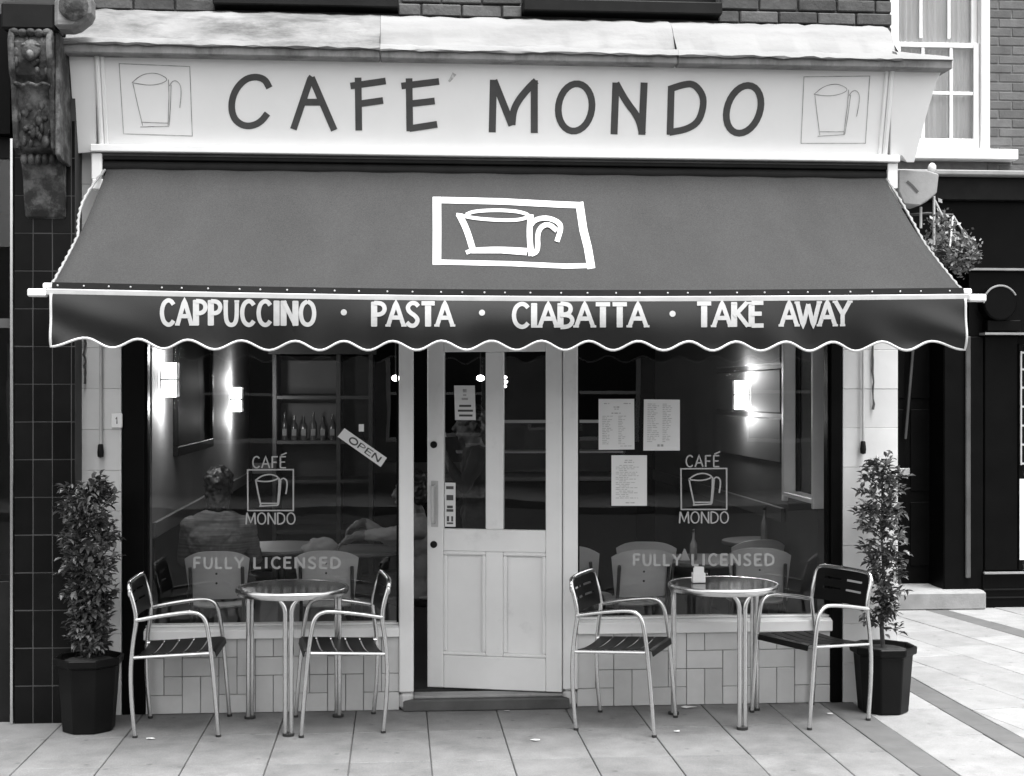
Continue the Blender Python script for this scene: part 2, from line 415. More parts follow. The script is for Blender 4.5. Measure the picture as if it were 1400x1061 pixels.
# door posts with a chamfered plinth, head and transom
for u0, u1, s in ((545.4, 565.5, 1), (769.5, 789.6, -1)):
    x0, x1 = PX(u0), PX(u1); zt = 2.71; f = MB()
    f.box(x0, x1, -.02, .13, .10, zt); pp = f.build('door_post', 'white_paint', cafe, bevel=.006)
    MB().prism([(x0 - (.0), -.012), (x1, -.012), (x1, .13), (x0, .13)], 'z', .0, .098).build('plinth_block', 'tile_cream', pp, bevel=.02)
MB().box(PX(565.5), PX(769.5), -.01, .12, 2.14, 2.2).build('door_head', 'white_paint', cafe, bevel=.005)
MB().box(PX(565.5), PX(769.5), .05, .058, 2.2, 2.62).build('transom_pane', 'shop_glass', cafe)
MB().box(PX(565.5), PX(769.5), -.008, .12, 2.62, 2.71).build('transom_head', 'white_paint', cafe, bevel=.005)
MB().box(XPL + .006, XPR - .006, .0, .3, 2.712, 3.06).build('lintel', 'charcoal', cafe)
st = MB().prism([(PX(550), -.055), (PX(778), -.055), (PX(770), .0), (PX(770), .5), (PX(565), .5), (PX(565), .0)], 'z', .0, .062).build('doorstep', 'far_grey', cafe, bevel=.006)
MB().box(PX(566), PX(769), -.012, .10, .062, .078).build('threshold', 'far_stone', st, bevel=.004)
# the door leaf, hinged on its right stile and standing ajar
PHI = R(15.5); hx = PX(768.2, 0.03)
W_ = .772; zb0, zt0 = .085, 2.13
dr = bpy.data.objects.new('door', None)
def DX(a): return -W_ * a
f = MB(); t0, t1 = -.022, .022
s1, s2, s3, s4 = 0, .118, .432, .562; s5, s6 = .878, 1.0      # stile / glass borders from the hinge
zg0, zg1, zp0, zp1 = .985, 1.985, .27, .86
for a, b in ((s1, s2), (s5, s6)): f.box(DX(b), DX(a), t0, t1, zb0, zt0)
f.box(DX(s5) + .001, DX(s2) - .001, t0 + .001, t1 - .001, zg1, zt0); f.box(DX(s5) + .001, DX(s2) - .001, t0 + .001, t1 - .001, zp1, zg0); f.box(DX(s5) + .001, DX(s2) - .001, t0 + .001, t1 - .001, zb0, zp0)
f.box(DX(s4), DX(s3), t0 + .0005, t1 - .0005, zp0 + .001, zp1 - .001); f.box(DX(s4), DX(s3), t0 + .0005, t1 - .0005, zg0 + .001, zg1 - .001)
dr = f.build('door', 'door_paint', cafe, bevel=.004, local=True)
dr.location = Vector((hx, .005, 0)) - wl(cafe); dr.rotation_euler = (0, 0, -PHI)
for a, b in ((s2, s3), (s4, s5)):
    MB().box(DX(b), DX(a), -.003, .003, zg0, zg1).build('pane', 'shop_glass', dr, local=True)
    m = MB(); m.box(DX(b) + .001, DX(a) - .001, -.004, .008, zp0 + .001, zp1 - .001)
    pn = m.build('panel', 'door_paint', dr, local=True)
    m = MB(); xa, xb = DX(b), DX(a); q = .022        # raised bolection moulding round the panel
    m.box(xa, xb, t0 - .004, -.004, zp1 - q, zp1 - .0005); m.box(xa, xb, t0 - .004, -.004, zp0 + .0005, zp0 + q)
    m.box(xa + .0005, xa + q, t0 - .003, -.0045, zp0 + q, zp1 - q); m.box(xb - q, xb - .0005, t0 - .003, -.0045, zp0 + q, zp1 - q)
    m.build('panel_moulding', 'door_paint', dr, local=True, bevel=.006)
m = MB(); hx_ = DX(.945)
m.box(hx_ - .018, hx_ + .022, t0 - .006, t0 - .0005, .995, 1.255)
m.tube([(hx_, t0 - .005, 1.02), (hx_, t0 - .045, 1.03), (hx_, t0 - .05, 1.06), (hx_, t0 - .05, 1.19), (hx_, t0 - .045, 1.22), (hx_, t0 - .005, 1.23)], .010, 8)
m.build('pull_handle', 'galvanised', dr, local=True, smooth=True)
for z in (1.46, .895): MB().lathe([(.0, 0), (.020, 0), (.020, .006), (.012, .010), (.0, .010)], n=16).build('lock', 'charcoal', dr, local=True, smooth=True)
lk = [c for c in dr.children if c.name.startswith('lock')]
for o, z in zip(lk, (1.46, .895)): o.location = (DX(.95), t0, z); o.rotation_euler = (R(90), 0, 0)
# fascia: leaning board with painted lettering
zfb, zft = PZ(207, -.10), PZ(74, -.235)
FB, FT = Vector((0, -.10, zfb)), Vector((0, -.235, zft)); FU = (FT - FB).normalized(); FN = Vector((0, -FU.z, FU.y))
FLEN = (FT - FB).length
def fpt(x, t, d=0.): return Vector((x, 0, 0)) + FB + FU * t + FN * d
def fmap(d): return lambda u, v: PP(u, v, FB, FN) + FN * d
def fslab(mb, x0, x1, t0, t1, d0, d1):
    vs = [fpt(x, t, d) for d in (d0, d1) for t in (t0, t1) for x in (x0, x1)]
    return mb.add(vs, [(0, 1, 3, 2), (4, 6, 7, 5), (0, 4, 5, 1), (2, 3, 7, 6), (0, 2, 6, 4), (1, 5, 7, 3)])
xf0, xf1 = PX(133, -.15), PX(1216, -.15)
fas = fslab(MB(), xf0, xf1, 0, FLEN, -.06, .0).build('fascia_board', 'sign_white', cafe, bevel=.003)
for k, (x0, x1, a, b) in enumerate(((xf0, xf0 + .028, 0, FLEN), (xf1 - .028, xf1, 0, FLEN), (xf0 + .03, xf1 - .03, FLEN - .022, FLEN))):
    fslab(MB(), x0, x1, a, b, .0005, .022).build('moulding', 'sign_white', fas, bevel=.009)
for k, (x0, x1) in enumerate(((xf0 + .029, xf0 + .052), (xf1 - .052, xf1 - .029))): fslab(MB(), x0, x1, 0, FLEN - .023, .0005, .012).build('moulding', 'sign_white', fas, bevel=.005)
fslab(MB(), xf0 + .0525, xf1 - .0525, FLEN - .044, FLEN - .023, .0005, .012).build('moulding', 'sign_white', fas, bevel=.005)
def shaped_end(px, name='fascia_end'):
    fr = [PP(u, v, FB + FN * .004, FN) for u, v in px]; n = len(fr); bk = [p - FN * .09 for p in fr]
    MB().add(fr + bk, [tuple(range(n)), tuple(range(n, 2 * n))[::-1]] + [(i, n + i, n + (i + 1) % n, (i + 1) % n) for i in range(n)]).build(name, 'sign_white', cafe, bevel=.003)
shaped_end([(1217.5, 84), (1291, 87), (1288, 96), (1280, 112), (1266, 160), (1250, 222), (1240, 222), (1233, 213), (1217.5, 213)])
shaped_end([(93, 65), (131.5, 67), (131.5, 208), (104, 210)])
MB().box(PX(123, -.17), PX(1231, -.17), -.172, -.02, zfb - .042, zfb - .002).build('fascia_ledge', 'white_paint', cafe, bevel=.005)
MB().box(PX(128, -.15), PX(1228, -.15), -.135, -.02, zfb - .075, zfb - .0435).build('ledge_bed', 'far_grey', cafe, bevel=.004)
def S2(pts): return [(300 + a / 3.0435, b / 3.0435) for a, b in pts]
def S3(pts): return [(700 + a / 3.5, b / 3.5) for a, b in pts]
def ell(cx, cy, rx, ry, tilt, n=28):
    ct, s_ = math.cos(tilt), math.sin(tilt); o = []
    for i in range(n):
        a = 2 * math.pi * i / n; x, y = rx * math.cos(a), ry * math.sin(a); o.append((cx + x * ct - y * s_, cy + x * s_ + y * ct))
    return o
def smooth_line(p, it=2):
    for _ in range(it):
        q = [p[0]]
        for i in range(len(p) - 1):
            a, b = p[i], p[i + 1]; q += [(a[0]*.75 + b[0]*.25, a[1]*.75 + b[1]*.25), (a[0]*.25 + b[0]*.75, a[1]*.25 + b[1]*.75)]
        q.append(p[-1]); p = q
    return p
LET = [
 [S2(smooth_line([(208,366),(190,330),(150,318),(105,330),(65,375),(48,435),(58,490),(90,520),(130,526),(172,508),(200,472)]))],
 [S2([(308,538),(378,330),(386,319)]), S2([(383,322),(478,542)]), S2([(345,425),(432,425)])],
 [S2([(577,323),(580,543)]), S2([(545,358),(692,337)]), S2([(588,431),(681,418)])],
 [S2([(789,326),(792,546)]), S2([(757,358),(914,339)]), S2([(800,431),(896,420)]), S2([(790,535),(906,517)])],
 [S2([(1135,551),(1140,332)]), S2([(1142,334),(1217,522)]), S2(smooth_line([(1217,520),(1222,462),(1245,415),(1290,362),(1318,336)])), S2([(1310,334),(1310,553)])],
 [S3(ell(302, 514, 80, 114, R(8)))],
 [S3([(488,643),(497,395)]), S3(smooth_line([(497,398),(545,485),(605,562),(624,640)])), S3([(621,645),(632,395)])],
 [S3([(756,645),(762,412)]), S3(smooth_line([(750,428),(820,404),(870,400),(912,450),(917,505),(895,580),(840,618),(752,634)]))],
 [S3(ell(1108, 523, 78, 118, R(19)))]]
for k, strokes in enumerate(LET):
    m = MB()
    for i, p in enumerate(strokes): m.ribbon(p, 9.2 if k not in (4, 6) else 9.6, fmap(.002 + .0004 * i), closed=k in (5, 8))
    m.build('letter', 'sign_letter', fas)
MB().ribbon(S2([(955, 340), (968, 322), (978, 306)]), lambda t: 3 + 3 * t, fmap(.002)).build('letter_accent', 'accent_faint', fas)
CUP = [([(.165,.265),(.30,.15),(.46,.11),(.58,.13),(.69,.20),(.58,.265),(.40,.295),(.165,.265)], 1), ([(.18,.28),(.225,.55),(.285,.875)], 0), ([(.265,.825),(.66,.825)], 0), ([(.25,.893),(.67,.868)], 0),
       ([(.69,.20),(.685,.45),(.655,.86)], 0), ([(.725,.275),(.70,.60),(.67,.86)], 0), ([(.70,.29),(.74,.225),(.80,.205),(.86,.27),(.865,.40),(.835,.60)], 1)]
def quad_map(q, fm):
    def m(s_, t):
        a = (q[0][0]*(1-s_)+q[1][0]*s_, q[0][1]*(1-s_)+q[1][1]*s_); b = (q[3][0]*(1-s_)+q[2][0]*s_, q[3][1]*(1-s_)+q[2][1]*s_)
        return fm(a[0]*(1-t)+b[0]*t, a[1]*(1-t)+b[1]*t)
    return m
def cup_logo(q, fm, w_box, w_cup):
    m = MB()
    m.ribbon([(0, 0), (1, 0), (1, 1), (0, 1)], w_box, quad_map(q, fm(0)), closed=True, step=.1)
    for i, (p, s_) in enumerate(CUP): m.ribbon(smooth_line(p) if s_ else p, w_cup, quad_map(q, fm(.0003 * (i + 1))))
    return m
for q in ([(163, 87), (259.5, 91), (263, 186), (169, 183)], [(1099, 105), (1189, 104), (1183, 196), (1095, 196)]):
    cup_logo(q, lambda e: fmap(.002 + e), .010, .010).build('cup_emblem', 'thin_line', fas)
# cornice of three weathered stones over the fascia
zc0, zc1, zc2 = PZ(84, -.30), PZ(71, -.33), PZ(33, -.08)
for k, (u0, u1, mm, md) in enumerate(((92, 519.8, 'stone_grimy', 'stone_drip'), (520.2, 921.3, 'stone', 'stone_drip'), (921.6, 1222, 'stone', 'stone_drip'))):
    x0, x1 = PX(u0, -.2), PX(u1, -.2)
    m = MB(); nseg = 30; rr = random.Random(40 + k); prof = [(-.02, zc2 + .05), (-.10, zc2 + .015), (-.16, zc2 - .03), (-.24, zc1 + .055), (-.315, zc1 + .035), (-.34, zc1 + .006), (-.335, zc1 - .002)]
    vs = []
    for i in range(nseg + 1):
        x = x0 + (x1 - x0) * i / nseg; e = [rr.uniform(-.005, .005) for _ in prof]
        for j, (y, z) in enumerate(prof): vs.append((x, y + e[j] * .8, z + e[(j + 3) % len(prof)] - (0 if k == 0 else .004) ))
    n = len(prof)
    m.add(vs, [(i * n + j, i * n + j + 1, (i + 1) * n + j + 1, (i + 1) * n + j) for i in range(nseg) for j in range(n - 1)] + [tuple(range(n)), tuple(range(nseg * n, nseg * n + n))[::-1]])
    o = m.build('cornice_stone', mm, cafe, smooth=True)
    xe = PX(1301, -.3) if k == 2 else x1
    if k == 2:
        xa = x1 - .02; vs = []
        for i in range(9):
            t = i / 8; x = xa + (xe - xa) * t; h_ = (1 - t) ** .6
            vs += [(x, -.05, zc1 + .03 + .055 * h_), (x, -.20, zc1 + .03 + .05 * h_), (x, -.30, zc1 + .025 + .02 * h_), (x, -.335, zc1 + .003), (x, -.05, zc1 - .002)]
        MB().add(vs, [(i*5+j, i*5+(j+1) % 5, (i+1)*5+(j+1) % 5, (i+1)*5+j) for i in range(8) for j in range(5)] + [(0,1,2,3,4), (40,41,42,43,44)]).build('weathering', 'stone', o, smooth=True)
    MB().box(x0 + .001, xe - .001, -.318, -.03, zc0, zc1 + .012).build('drip_course', md, o, bevel=.006)
# brick wall above with two dark windows
zw = zc2 + .052; XW1 = PX(1222)
wins = [(PX(292), PX(545)), (PX(714), PX(985))]
zsill = PZ(13)
def wall_above():
    m = MB(); xs = [XL - .05] + [q for p in wins for q in p] + [XW1]
    for i in range(0, 6, 2): m.box(xs[i], xs[i + 1], .06, .36, zw - .1, 7.5)
    for a, b in wins: m.box(a, b, .061, .359, zw - .1, zsill - .02); m.box(a, b, .061, .359, 5.6, 7.499)
    return m.build('upper_wall', 'mortar', cafe)
up = wall_above()
bl, bh = .215, .065; rb = random.Random(5); row = 0; z = zw - .06
while z < zw + .55:
    x = XL - .04 - (.1125 if row % 2 else 0)
    while x < XW1:
        x0 = max(x, XL - .05); x1 = min(x + bl, XW1); 
        segs = [(x0, x1)]
        for a, b in wins:
            if z + bh > zsill - .02:
                ns = []
                for c, d in segs:
                    if d <= a or c >= b: ns.append((c, d))
                    else:
                        if c < a - .03: ns.append((c, a))
                        if d > b + .03: ns.append((b, d))
                segs = ns
        for c, d in segs:
            if d - c > .03: link_mesh('brick', block_mesh('brick', d - c, .03, bh, 'brick', .006), up, ((c + d) / 2, .05 + rb.uniform(-.004, .004), z + bh / 2), (rb.uniform(-.01, .01), 0, rb.uniform(-.012, .012)))
        x += .225
    z += .075; row += 1
for a, b in wins:
    o = MB().box(a + .002, b - .002, -.06, .2, zsill - .018, zsill + .05).build('upper_window', 'charcoal', cafe, bevel=.006)
    m = MB(); m.box(a, a + .07, .12, .2, zsill + .052, 5.58); m.box(b - .07, b, .12, .2, zsill + .052, 5.58); m.box(a + .071, b - .071, .121, .199, zsill + .052, zsill + .13); m.box((a + b) / 2 - .015, (a + b) / 2 + .015, .125, .195, zsill + .131, 5.57)
    m.build('frame', 'charcoal', o); MB().box(a + .01, b - .01, .158, .164, zsill + .06, 5.57).build('pane', 'dark_glass', o)
    MB().box(a, b, .30, .35, zsill, 5.58).build('blind', 'inner_dark', o)
# shell of the room
RD = 5.6; ZF = .08; ZC = 2.78
XI0, XI1 = PX(198) - .012, PX(1135.5) + .015
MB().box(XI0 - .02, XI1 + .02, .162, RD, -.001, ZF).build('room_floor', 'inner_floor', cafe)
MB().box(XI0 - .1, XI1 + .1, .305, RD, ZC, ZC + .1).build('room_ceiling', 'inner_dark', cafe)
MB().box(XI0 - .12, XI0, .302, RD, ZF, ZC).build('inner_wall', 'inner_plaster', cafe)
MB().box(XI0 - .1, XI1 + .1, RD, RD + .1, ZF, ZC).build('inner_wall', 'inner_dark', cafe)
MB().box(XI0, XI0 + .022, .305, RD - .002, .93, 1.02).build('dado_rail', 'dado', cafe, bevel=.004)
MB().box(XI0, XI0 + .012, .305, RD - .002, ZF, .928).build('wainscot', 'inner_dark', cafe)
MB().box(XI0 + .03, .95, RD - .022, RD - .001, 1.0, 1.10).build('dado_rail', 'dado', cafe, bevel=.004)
# right wall carries a narrow side window
ys0, ys1 = .33, .96; zs0 = 1.10
m = MB(); xa, xb = XI1, XI1 + .17
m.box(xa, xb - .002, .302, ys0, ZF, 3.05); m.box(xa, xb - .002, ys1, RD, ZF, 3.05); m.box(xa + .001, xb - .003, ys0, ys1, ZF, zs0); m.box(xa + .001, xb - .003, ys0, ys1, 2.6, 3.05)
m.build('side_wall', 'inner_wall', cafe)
m = MB(); x0, x1 = xa - .03, xa + .05
m.box(x0, x1, ys0 - .03, ys0 - .001, zs0 - .03, 2.63); m.box(x0, x1, ys1 - .025, ys1 + .02, zs0 - .03, 2.63); m.box(x0, xb - .01, ys0, ys1 - .026, zs0 + .0, zs0 + .03)
o = m.build('side_window', 'white_paint', cafe, bevel=.004)
MB().box(xa + .068, xa + .072, ys0 + .001, ys1 - .032, zs0 + .031, 2.6).build('pane', 'plain_glass', o)
MB().box(xa + .052, xa + .09, ys1 - .03, ys1 - .001, zs0 + .031, 2.6).build('sash_stile', 'charcoal', o, bevel=.003)
MB().box(xa + .092, xb - .006, ys1 - .02, ys1 - .001, zs0 + .031, 2.6).build('outer_reveal', 'white_paint', o)
m = MB()
for z in (1.30, 1.62, 1.94): m.box(xa - .02, xa - .001, 1.05, 2.9, z, z + .29)
m.build('wall_board', 'inner_wall', cafe, bevel=.01)
MB().box(XI1 - .026, XI1 - .001, 1.0, RD - .01, .93, 1.02).build('dado_rail', 'dado', cafe, bevel=.004)
MB().box(XI0 - .3, XR - .004, RD + .1, RD + .3, 0, 7.5).build('rear_wall', 'brick_far', cafe)
MB().box(XW1 - .25, XW1 - .002, .365, RD + .1, 3.06, 7.5).build('flank_wall', 'brick_far', cafe)
# small fittings on the pilasters
def wl_rod(u, v0, v1, Y=-.03):
    a, b = P(u, v0, Y), P(u, v1, Y); m = MB().tube([(a.x, Y, a.z), (a.x, Y, b.z)], .008, 8)
    o = m.build('winding_rod', 'galvanised', cafe, smooth=True)
    MB().lathe([(.0, 0), (.016, .005), (.018, .03), (.014, .07), (.009, .075), (0, .076)], (a.x, Y, b.z - .075), 10).build('weight', 'charcoal', o, smooth=True)
wl_rod(137.5, 440, 607); wl_rod(1180, 440, 603)
for u, v0, v1 in ((115.5, 455, 525), (1194, 455, 560)):     # worn rope ends hanging against the pilasters
    a = P(u, v0, -.02); b = P(u, v1, -.02); rr = random.Random(int(u)); n = 14
    MB().tube([(a.x + rr.uniform(-.006, .006), -.022 + rr.uniform(-.004, .004), a.z + (b.z - a.z) * i / n) for i in range(n + 1)], [.004 + .004 * rr.random() for _ in range(n + 1)], 6).build('old_cord', 'far_grey', cafe, smooth=True)
a = P(160, 575, -.02); o = MB().box(a.x - .032, a.x + .028, -.022, -.008, a.z - .04, a.z + .04).build('number_plate', 'white_paint', cafe, bevel=.004)
MB().ribbon([(-.006, .008), (0, .018), (0, -.018)], .006, lambda x_, z_: Vector((a.x + x_, -.0235, a.z + z_))).build('numeral', 'ink', o)

# ------------------------------------------------------------------ window lettering (plain painted capitals)
PL = {'A': (.72, [[(0,0),(.36,1),(.72,0)], [(.14,.36),(.58,.36)]]), 'B': (.6, [[(.05,0),(.05,1)], [(.05,1),(.4,.97),(.5,.76),(.38,.55),(.05,.53)], [(.05,.53),(.45,.5),(.58,.27),(.42,.03),(.05,0)]]),
 'C': (.66, [[(.64,.82),(.52,.96),(.34,1),(.12,.85),(.03,.5),(.12,.15),(.34,0),(.52,.04),(.64,.18)]]), 'D': (.68, [[(.05,0),(.05,1)], [(.05,.98),(.38,.95),(.6,.78),(.66,.5),(.6,.22),(.38,.05),(.05,.02)]]),
 'E': (.56, [[(.05,0),(.05,1)], [(.05,.97),(.55,.97)], [(.05,.52),(.48,.52)], [(.05,.03),(.56,.03)]]), 'F': (.54, [[(.05,0),(.05,1)], [(.05,.97),(.54,.97)], [(.05,.5),(.46,.5)]]),
 'I': (.26, [[(.13,0),(.13,1)]]), 'K': (.64, [[(.05,0),(.05,1)], [(.6,1),(.05,.42)], [(.2,.55),(.64,0)]]), 'L': (.52, [[(.05,1),(.05,.03)], [(.0,.03),(.52,.03)]]),
 'M': (.86, [[(.03,0),(.1,1)], [(.1,1),(.43,.15),(.76,1)], [(.76,1),(.83,0)]]), 'N': (.7, [[(.05,0),(.05,1)], [(.05,1),(.65,0)], [(.65,0),(.65,1)]]),
 'O': (.78, [[(.39,1),(.13,.87),(.03,.5),(.13,.13),(.39,0),(.65,.13),(.75,.5),(.65,.87),(.39,1)]]), 'P': (.58, [[(.05,0),(.05,1)], [(.05,.97),(.42,.95),(.56,.73),(.42,.5),(.05,.47)]]),
 'S': (.6, [[(.56,.84),(.42,.98),(.22,.98),(.06,.8),(.14,.6),(.42,.44),(.55,.25),(.42,.03),(.2,.01),(.03,.16)]]), 'T': (.6, [[(.3,0),(.3,1)], [(0,.97),(.6,.97)]]),
 'U': (.66, [[(.05,1),(.05,.3),(.15,.06),(.33,0),(.51,.06),(.61,.3),(.61,1)]]), 'W': (1.0, [[(0,1),(.27,0),(.5,.9)], [(.5,.9),(.73,0),(1,1)]]), 'Y': (.66, [[(0,1),(.33,.48)], [(.66,1),(.33,.46),(.33,0)]])}
CURVED = set('BCDOPSU')
def text_px(word, u0, u1, vt, vb, width, fm, make, gap=.14, serif=0., thin=1.0):
    """set a word between pixels u0..u1 and heights vt..vb (each may be a (left, right) pair); make(letter, mesh builder)"""
    ws = [PL[c][0] for c in word]; tot = sum(ws) + gap * (len(word) - 1); k = (u1 - u0) / tot; x = 0
    if not isinstance(vt, tuple): vt = (vt, vt)
    if not isinstance(vb, tuple): vb = (vb, vb)
    for ci, c in enumerate(word):
        m = MB(); layer = 0
        def place(a, b, x=x):
            fr = (x + a) / tot; return (u0 + (x + a) * k, (vb[0]*(1-fr)+vb[1]*fr) * (1 - b) + (vt[0]*(1-fr)+vt[1]*fr) * b)
        for p in PL[c][1]:
            q = smooth_line(p, 2) if (len(p) > 3 and c in CURVED) else p
            vertical = len(p) == 2 and abs(p[0][0] - p[1][0]) < .12
            wd = width * (1.15 if vertical else thin)
            m.ribbon([place(*t) for t in q], wd, fm(.0004 * layer), step=4); layer += 1
            if serif:
                ends = [e for e in (p[0], p[-1]) if e[1] in (0, 1) and c not in 'COSU'] + ([p[0], p[-1]] if c == 'U' else [])
                for e in ends:
                    a, b = place(e[0] - serif, e[1]), place(e[0] + serif, e[1]); dy = -1 if e[1] == 0 else 1
                    m.ribbon([(a[0], a[1] + dy), (b[0], b[1] + dy)], width * .42, fm(.0004 * layer)); layer += 1
        make(c, m); x += PL[c][0] + gap
def gmap(e, Y=PANE_Y): return lambda u, v: P(u, v, Y - .002 - e)
def win_lettering(win, dx, dy, fl):
    mk = lambda c, m: m.build('letter', 'glass_paint', win)
    text_px('CAFE', 345 + dx, 391 + dx, 624 + dy, 640 + dy, 1.9, gmap, mk, gap=.2)
    MB().ribbon([(384 + dx, 622.5 + dy), (392 + dx, 619 + dy)], 1.8, gmap(0)).build('letter_accent', 'glass_paint', win)
    text_px('MONDO', 336 + dx, 404 + dx, 701 + dy, 717 + dy, 1.9, gmap, mk, gap=.12)
    q = [(338.5 + dx, 642.5 + dy), (401 + dx, 642 + dy), (401 + dx, 698 + dy), (339 + dx, 698 + dy)]
    cup_logo(q, gmap, .033, .034).build('cup_emblem', 'glass_paint', win)
    text_px('FULLY', fl[0], fl[1], fl[4], fl[5], 3.0, gmap, mk, gap=.24); text_px('LICENSED', fl[2], fl[3], fl[4], fl[5], 3.0, gmap, mk, gap=.26)
win_lettering(win_a, 0, 0, (265, 333, 347, 465, 762, 777)); win_lettering(win_b, 592.5, -1.5, (866, 931, 946, 1058, 757.5, 773))

# ------------------------------------------------------------------ awning
AY0, AY1 = -.12, -1.20
aw0, aw1 = PX(71, AY1), PX(1317, AY1)
zA1 = PZ(396, AY1); zA0 = PZ(236, AY0)
awn = empty('awning', ((aw0 + aw1) / 2, AY0, zA0 - .9), 'grey canvas shop awning with white cup emblem and dark scalloped valance', 'awning')
atx0, atx1 = PX(147, AY0), PX(1209, AY0)
A0 = Vector((0, AY0, zA0)); A1 = Vector((0, AY1, zA1)); AU = (A1 - A0).normalized(); AN = Vector((0, AU.z, -AU.y))
if AN.z < 0: AN = -AN
def a_sag(x, t): return -.035 * math.sin(math.pi * t) - .004 * math.sin(x * 5.1 + 1) * math.sin(math.pi * t) + .0025 * math.sin(x * 9 + t * 5) * t + .002 * math.sin(x * 17 - t * 9) * (1 - t)
def bar_sag(x): return -.022 * math.sin(math.pi * max(0, min(1, (x - aw0) / (aw1 - aw0))))
def a_pt(s_, t, d=0.):
    xa, xb = atx0 + (aw0 - atx0) * t, atx1 + (aw1 - atx1) * t; x = xa + (xb - xa) * s_
    p = A0.lerp(A1, t) + AN * (a_sag(x, t) + d); p.x = x; p.z += bar_sag(x) * t; return p
NX, NT = 90, 24; vs = [a_pt(i / NX, j / NT) for j in range(NT + 1) for i in range(NX + 1)]
m = MB().add(vs, [(j * (NX + 1) + i, j * (NX + 1) + i + 1, (j + 1) * (NX + 1) + i + 1, (j + 1) * (NX + 1) + i) for j in range(NT) for i in range(NX)])
canvas = m.build('canvas', 'canvas', awn, smooth='all')
sol = canvas.modifiers.new('thick', 'SOLIDIFY'); sol.thickness = .002; sol.offset = -1
def amap(d):
    def m(u, v):
        p = PP(u, v, A0, AN)
        for _ in range(3):
            t = (A0.y - p.y) / (A0.y - A1.y); off = AN * (a_sag(p.x, t)); off = off + Vector((0, 0, bar_sag(p.x) * t)); p = PP(u, v, A0 + off, AN)
        return p + AN * d
    return m
def S5(pts): return [(570 + a / 5.385, 250 + b / 5.385) for a, b in pts]
m = MB(); ST = [([(147,106),(148,350),(147,606)], 62, 0), ([(180,130),(620,140),(1000,160),(1190,168)], 46, 0), ([(1195,146),(1225,350),(1258,480),(1284,635)], 58, 0), ([(180,588),(700,600),(1100,618),(1255,614)], 36, 0),
 ([(290,238),(350,250),(420,265),(560,278),(720,281),(790,268),(828,250),(800,230),(720,212),(580,205),(420,214),(362,238)], 25, 1), ([(312,240),(365,345),(410,492)], 46, 1), ([(362,520),(420,497),(620,490),(815,502)], 30, 1), ([(400,512),(620,512),(808,527)], 26, 0),
 ([(838,240),(826,380),(842,545)], 42, 1), ([(838,318),(868,278),(960,262),(1048,298),(1062,345),(1030,440)], 36, 1), ([(840,535),(892,512),(886,375),(925,322),(975,312),(1030,360)], 36, 1)]
for i, (p, wd, sm) in enumerate(ST): m.ribbon(S5(smooth_line(p) if sm else p), wd / 5.385, amap(.0025 + .0004 * i), step=3)
m.build('cup_emblem', 'print_white', canvas)
# front bar, rivets, end fittings
n = 40; xs = [aw0 - .02 + (aw1 - aw0 + .04) * i / n for i in range(n + 1)]
zbar = PZ(402.5, AY1 - .02)
def bz(x): return zbar + bar_sag(x)
vs = []
for x in xs: vs += [(x, AY1 - .028, bz(x) - .014), (x, AY1 - .028, bz(x) + .014), (x, AY1 + .02, bz(x) + .016), (x, AY1 + .02, bz(x) - .016)]
bar = MB().add(vs, [(i*4+j, i*4+(j+1) % 4, (i+1)*4+(j+1) % 4, (i+1)*4+j) for i in range(n) for j in range(4)] + [(0,1,2,3), (n*4, n*4+1, n*4+2, n*4+3)]).build('front_bar', 'galvanised', awn, bevel=.003)
vs = []
for x in [aw0 + .004 + (aw1 - aw0 - .008) * i / (n - 2) for i in range(n - 1)]: vs += [(x, AY1 - .020, bz(x) + .0165), (x, AY1 - .014, bz(x) + .045), (x, AY1 + .012, bz(x) + .045), (x, AY1 + .012, bz(x) + .0165)]
k = n - 2
MB().add(vs, [(i*4+j, i*4+(j+1) % 4, (i+1)*4+(j+1) % 4, (i+1)*4+j) for i in range(k) for j in range(4)]).build('clamp_strip', 'charcoal', awn)
m = MB(); rr = random.Random(9); x = aw0 + .03
while x < aw1: m.ball((x, AY1 - .019, bz(x) + .030), .0048, 6, 4); x += rr.uniform(.09, .15)
tag(m.build('rivets', 'galvanised', awn), kind='stuff')
for s_, x in ((-1, aw0 - .02), (1, aw1 + .02)):
    m = MB(); m.box(x, x + s_ * .085, AY1 - .03, AY1 + .025, bz(x) - .022, bz(x) + .014); m.box(x - s_ * .03, x + s_ * .02, AY1 - .012, AY1 + .022, bz(x) + .0165, bz(x) + .042)
    m.build('end_cap', 'white_paint', awn, bevel=.006)
    xt = atx0 if s_ < 0 else atx1
    # folding arm under the canvas edge
    MB().tube([(xt - s_ * .06, AY0, zA0 - .35), (xt - s_ * .03, AY0 - .5, (zA0 - .35) * .5 + bz(x) * .5 - .03), (x - s_ * .09, AY1 + .03, bz(x) - .01)], .014, 8).build('folding_arm', 'galvanised', awn, smooth=True)
    # white drop bracket of the roller
    u = 133 if s_ < 0 else 1219; v0, v1 = (206, 246) if s_ < 0 else (214, 258)
    p = P(u, v0, -.13); q = P(u, v1, -.13)
    m = MB(); m.box(p.x - .028, p.x + .028, -.15, -.04, q.z, zfb - .046); m.box(p.x - .02, p.x + .045 * -s_ + .02, -.17, -.05, q.z - .055, q.z - .001)
    m.build('roller_bracket', 'white_paint', awn, bevel=.005)
    # laced cord along the edge
    rr = random.Random(21); pts = []
    for i in range(40):
        t = i / 39; pp_ = a_pt(0 if s_ < 0 else 1, t, -.004); bulge = .05 * math.sin(math.pi * min(1, t / .55)) * (1 if s_ < 0 else .3) if t < .55 else 0
        pts.append((pp_.x + s_ * (.006 + bulge + .004 * (i % 2)), pp_.y, pp_.z))
    MB().tube(pts, [.0055 + .003 * (i % 2) for i in range(40)], 6).build('edge_cord', 'far_stone', awn, smooth=True)
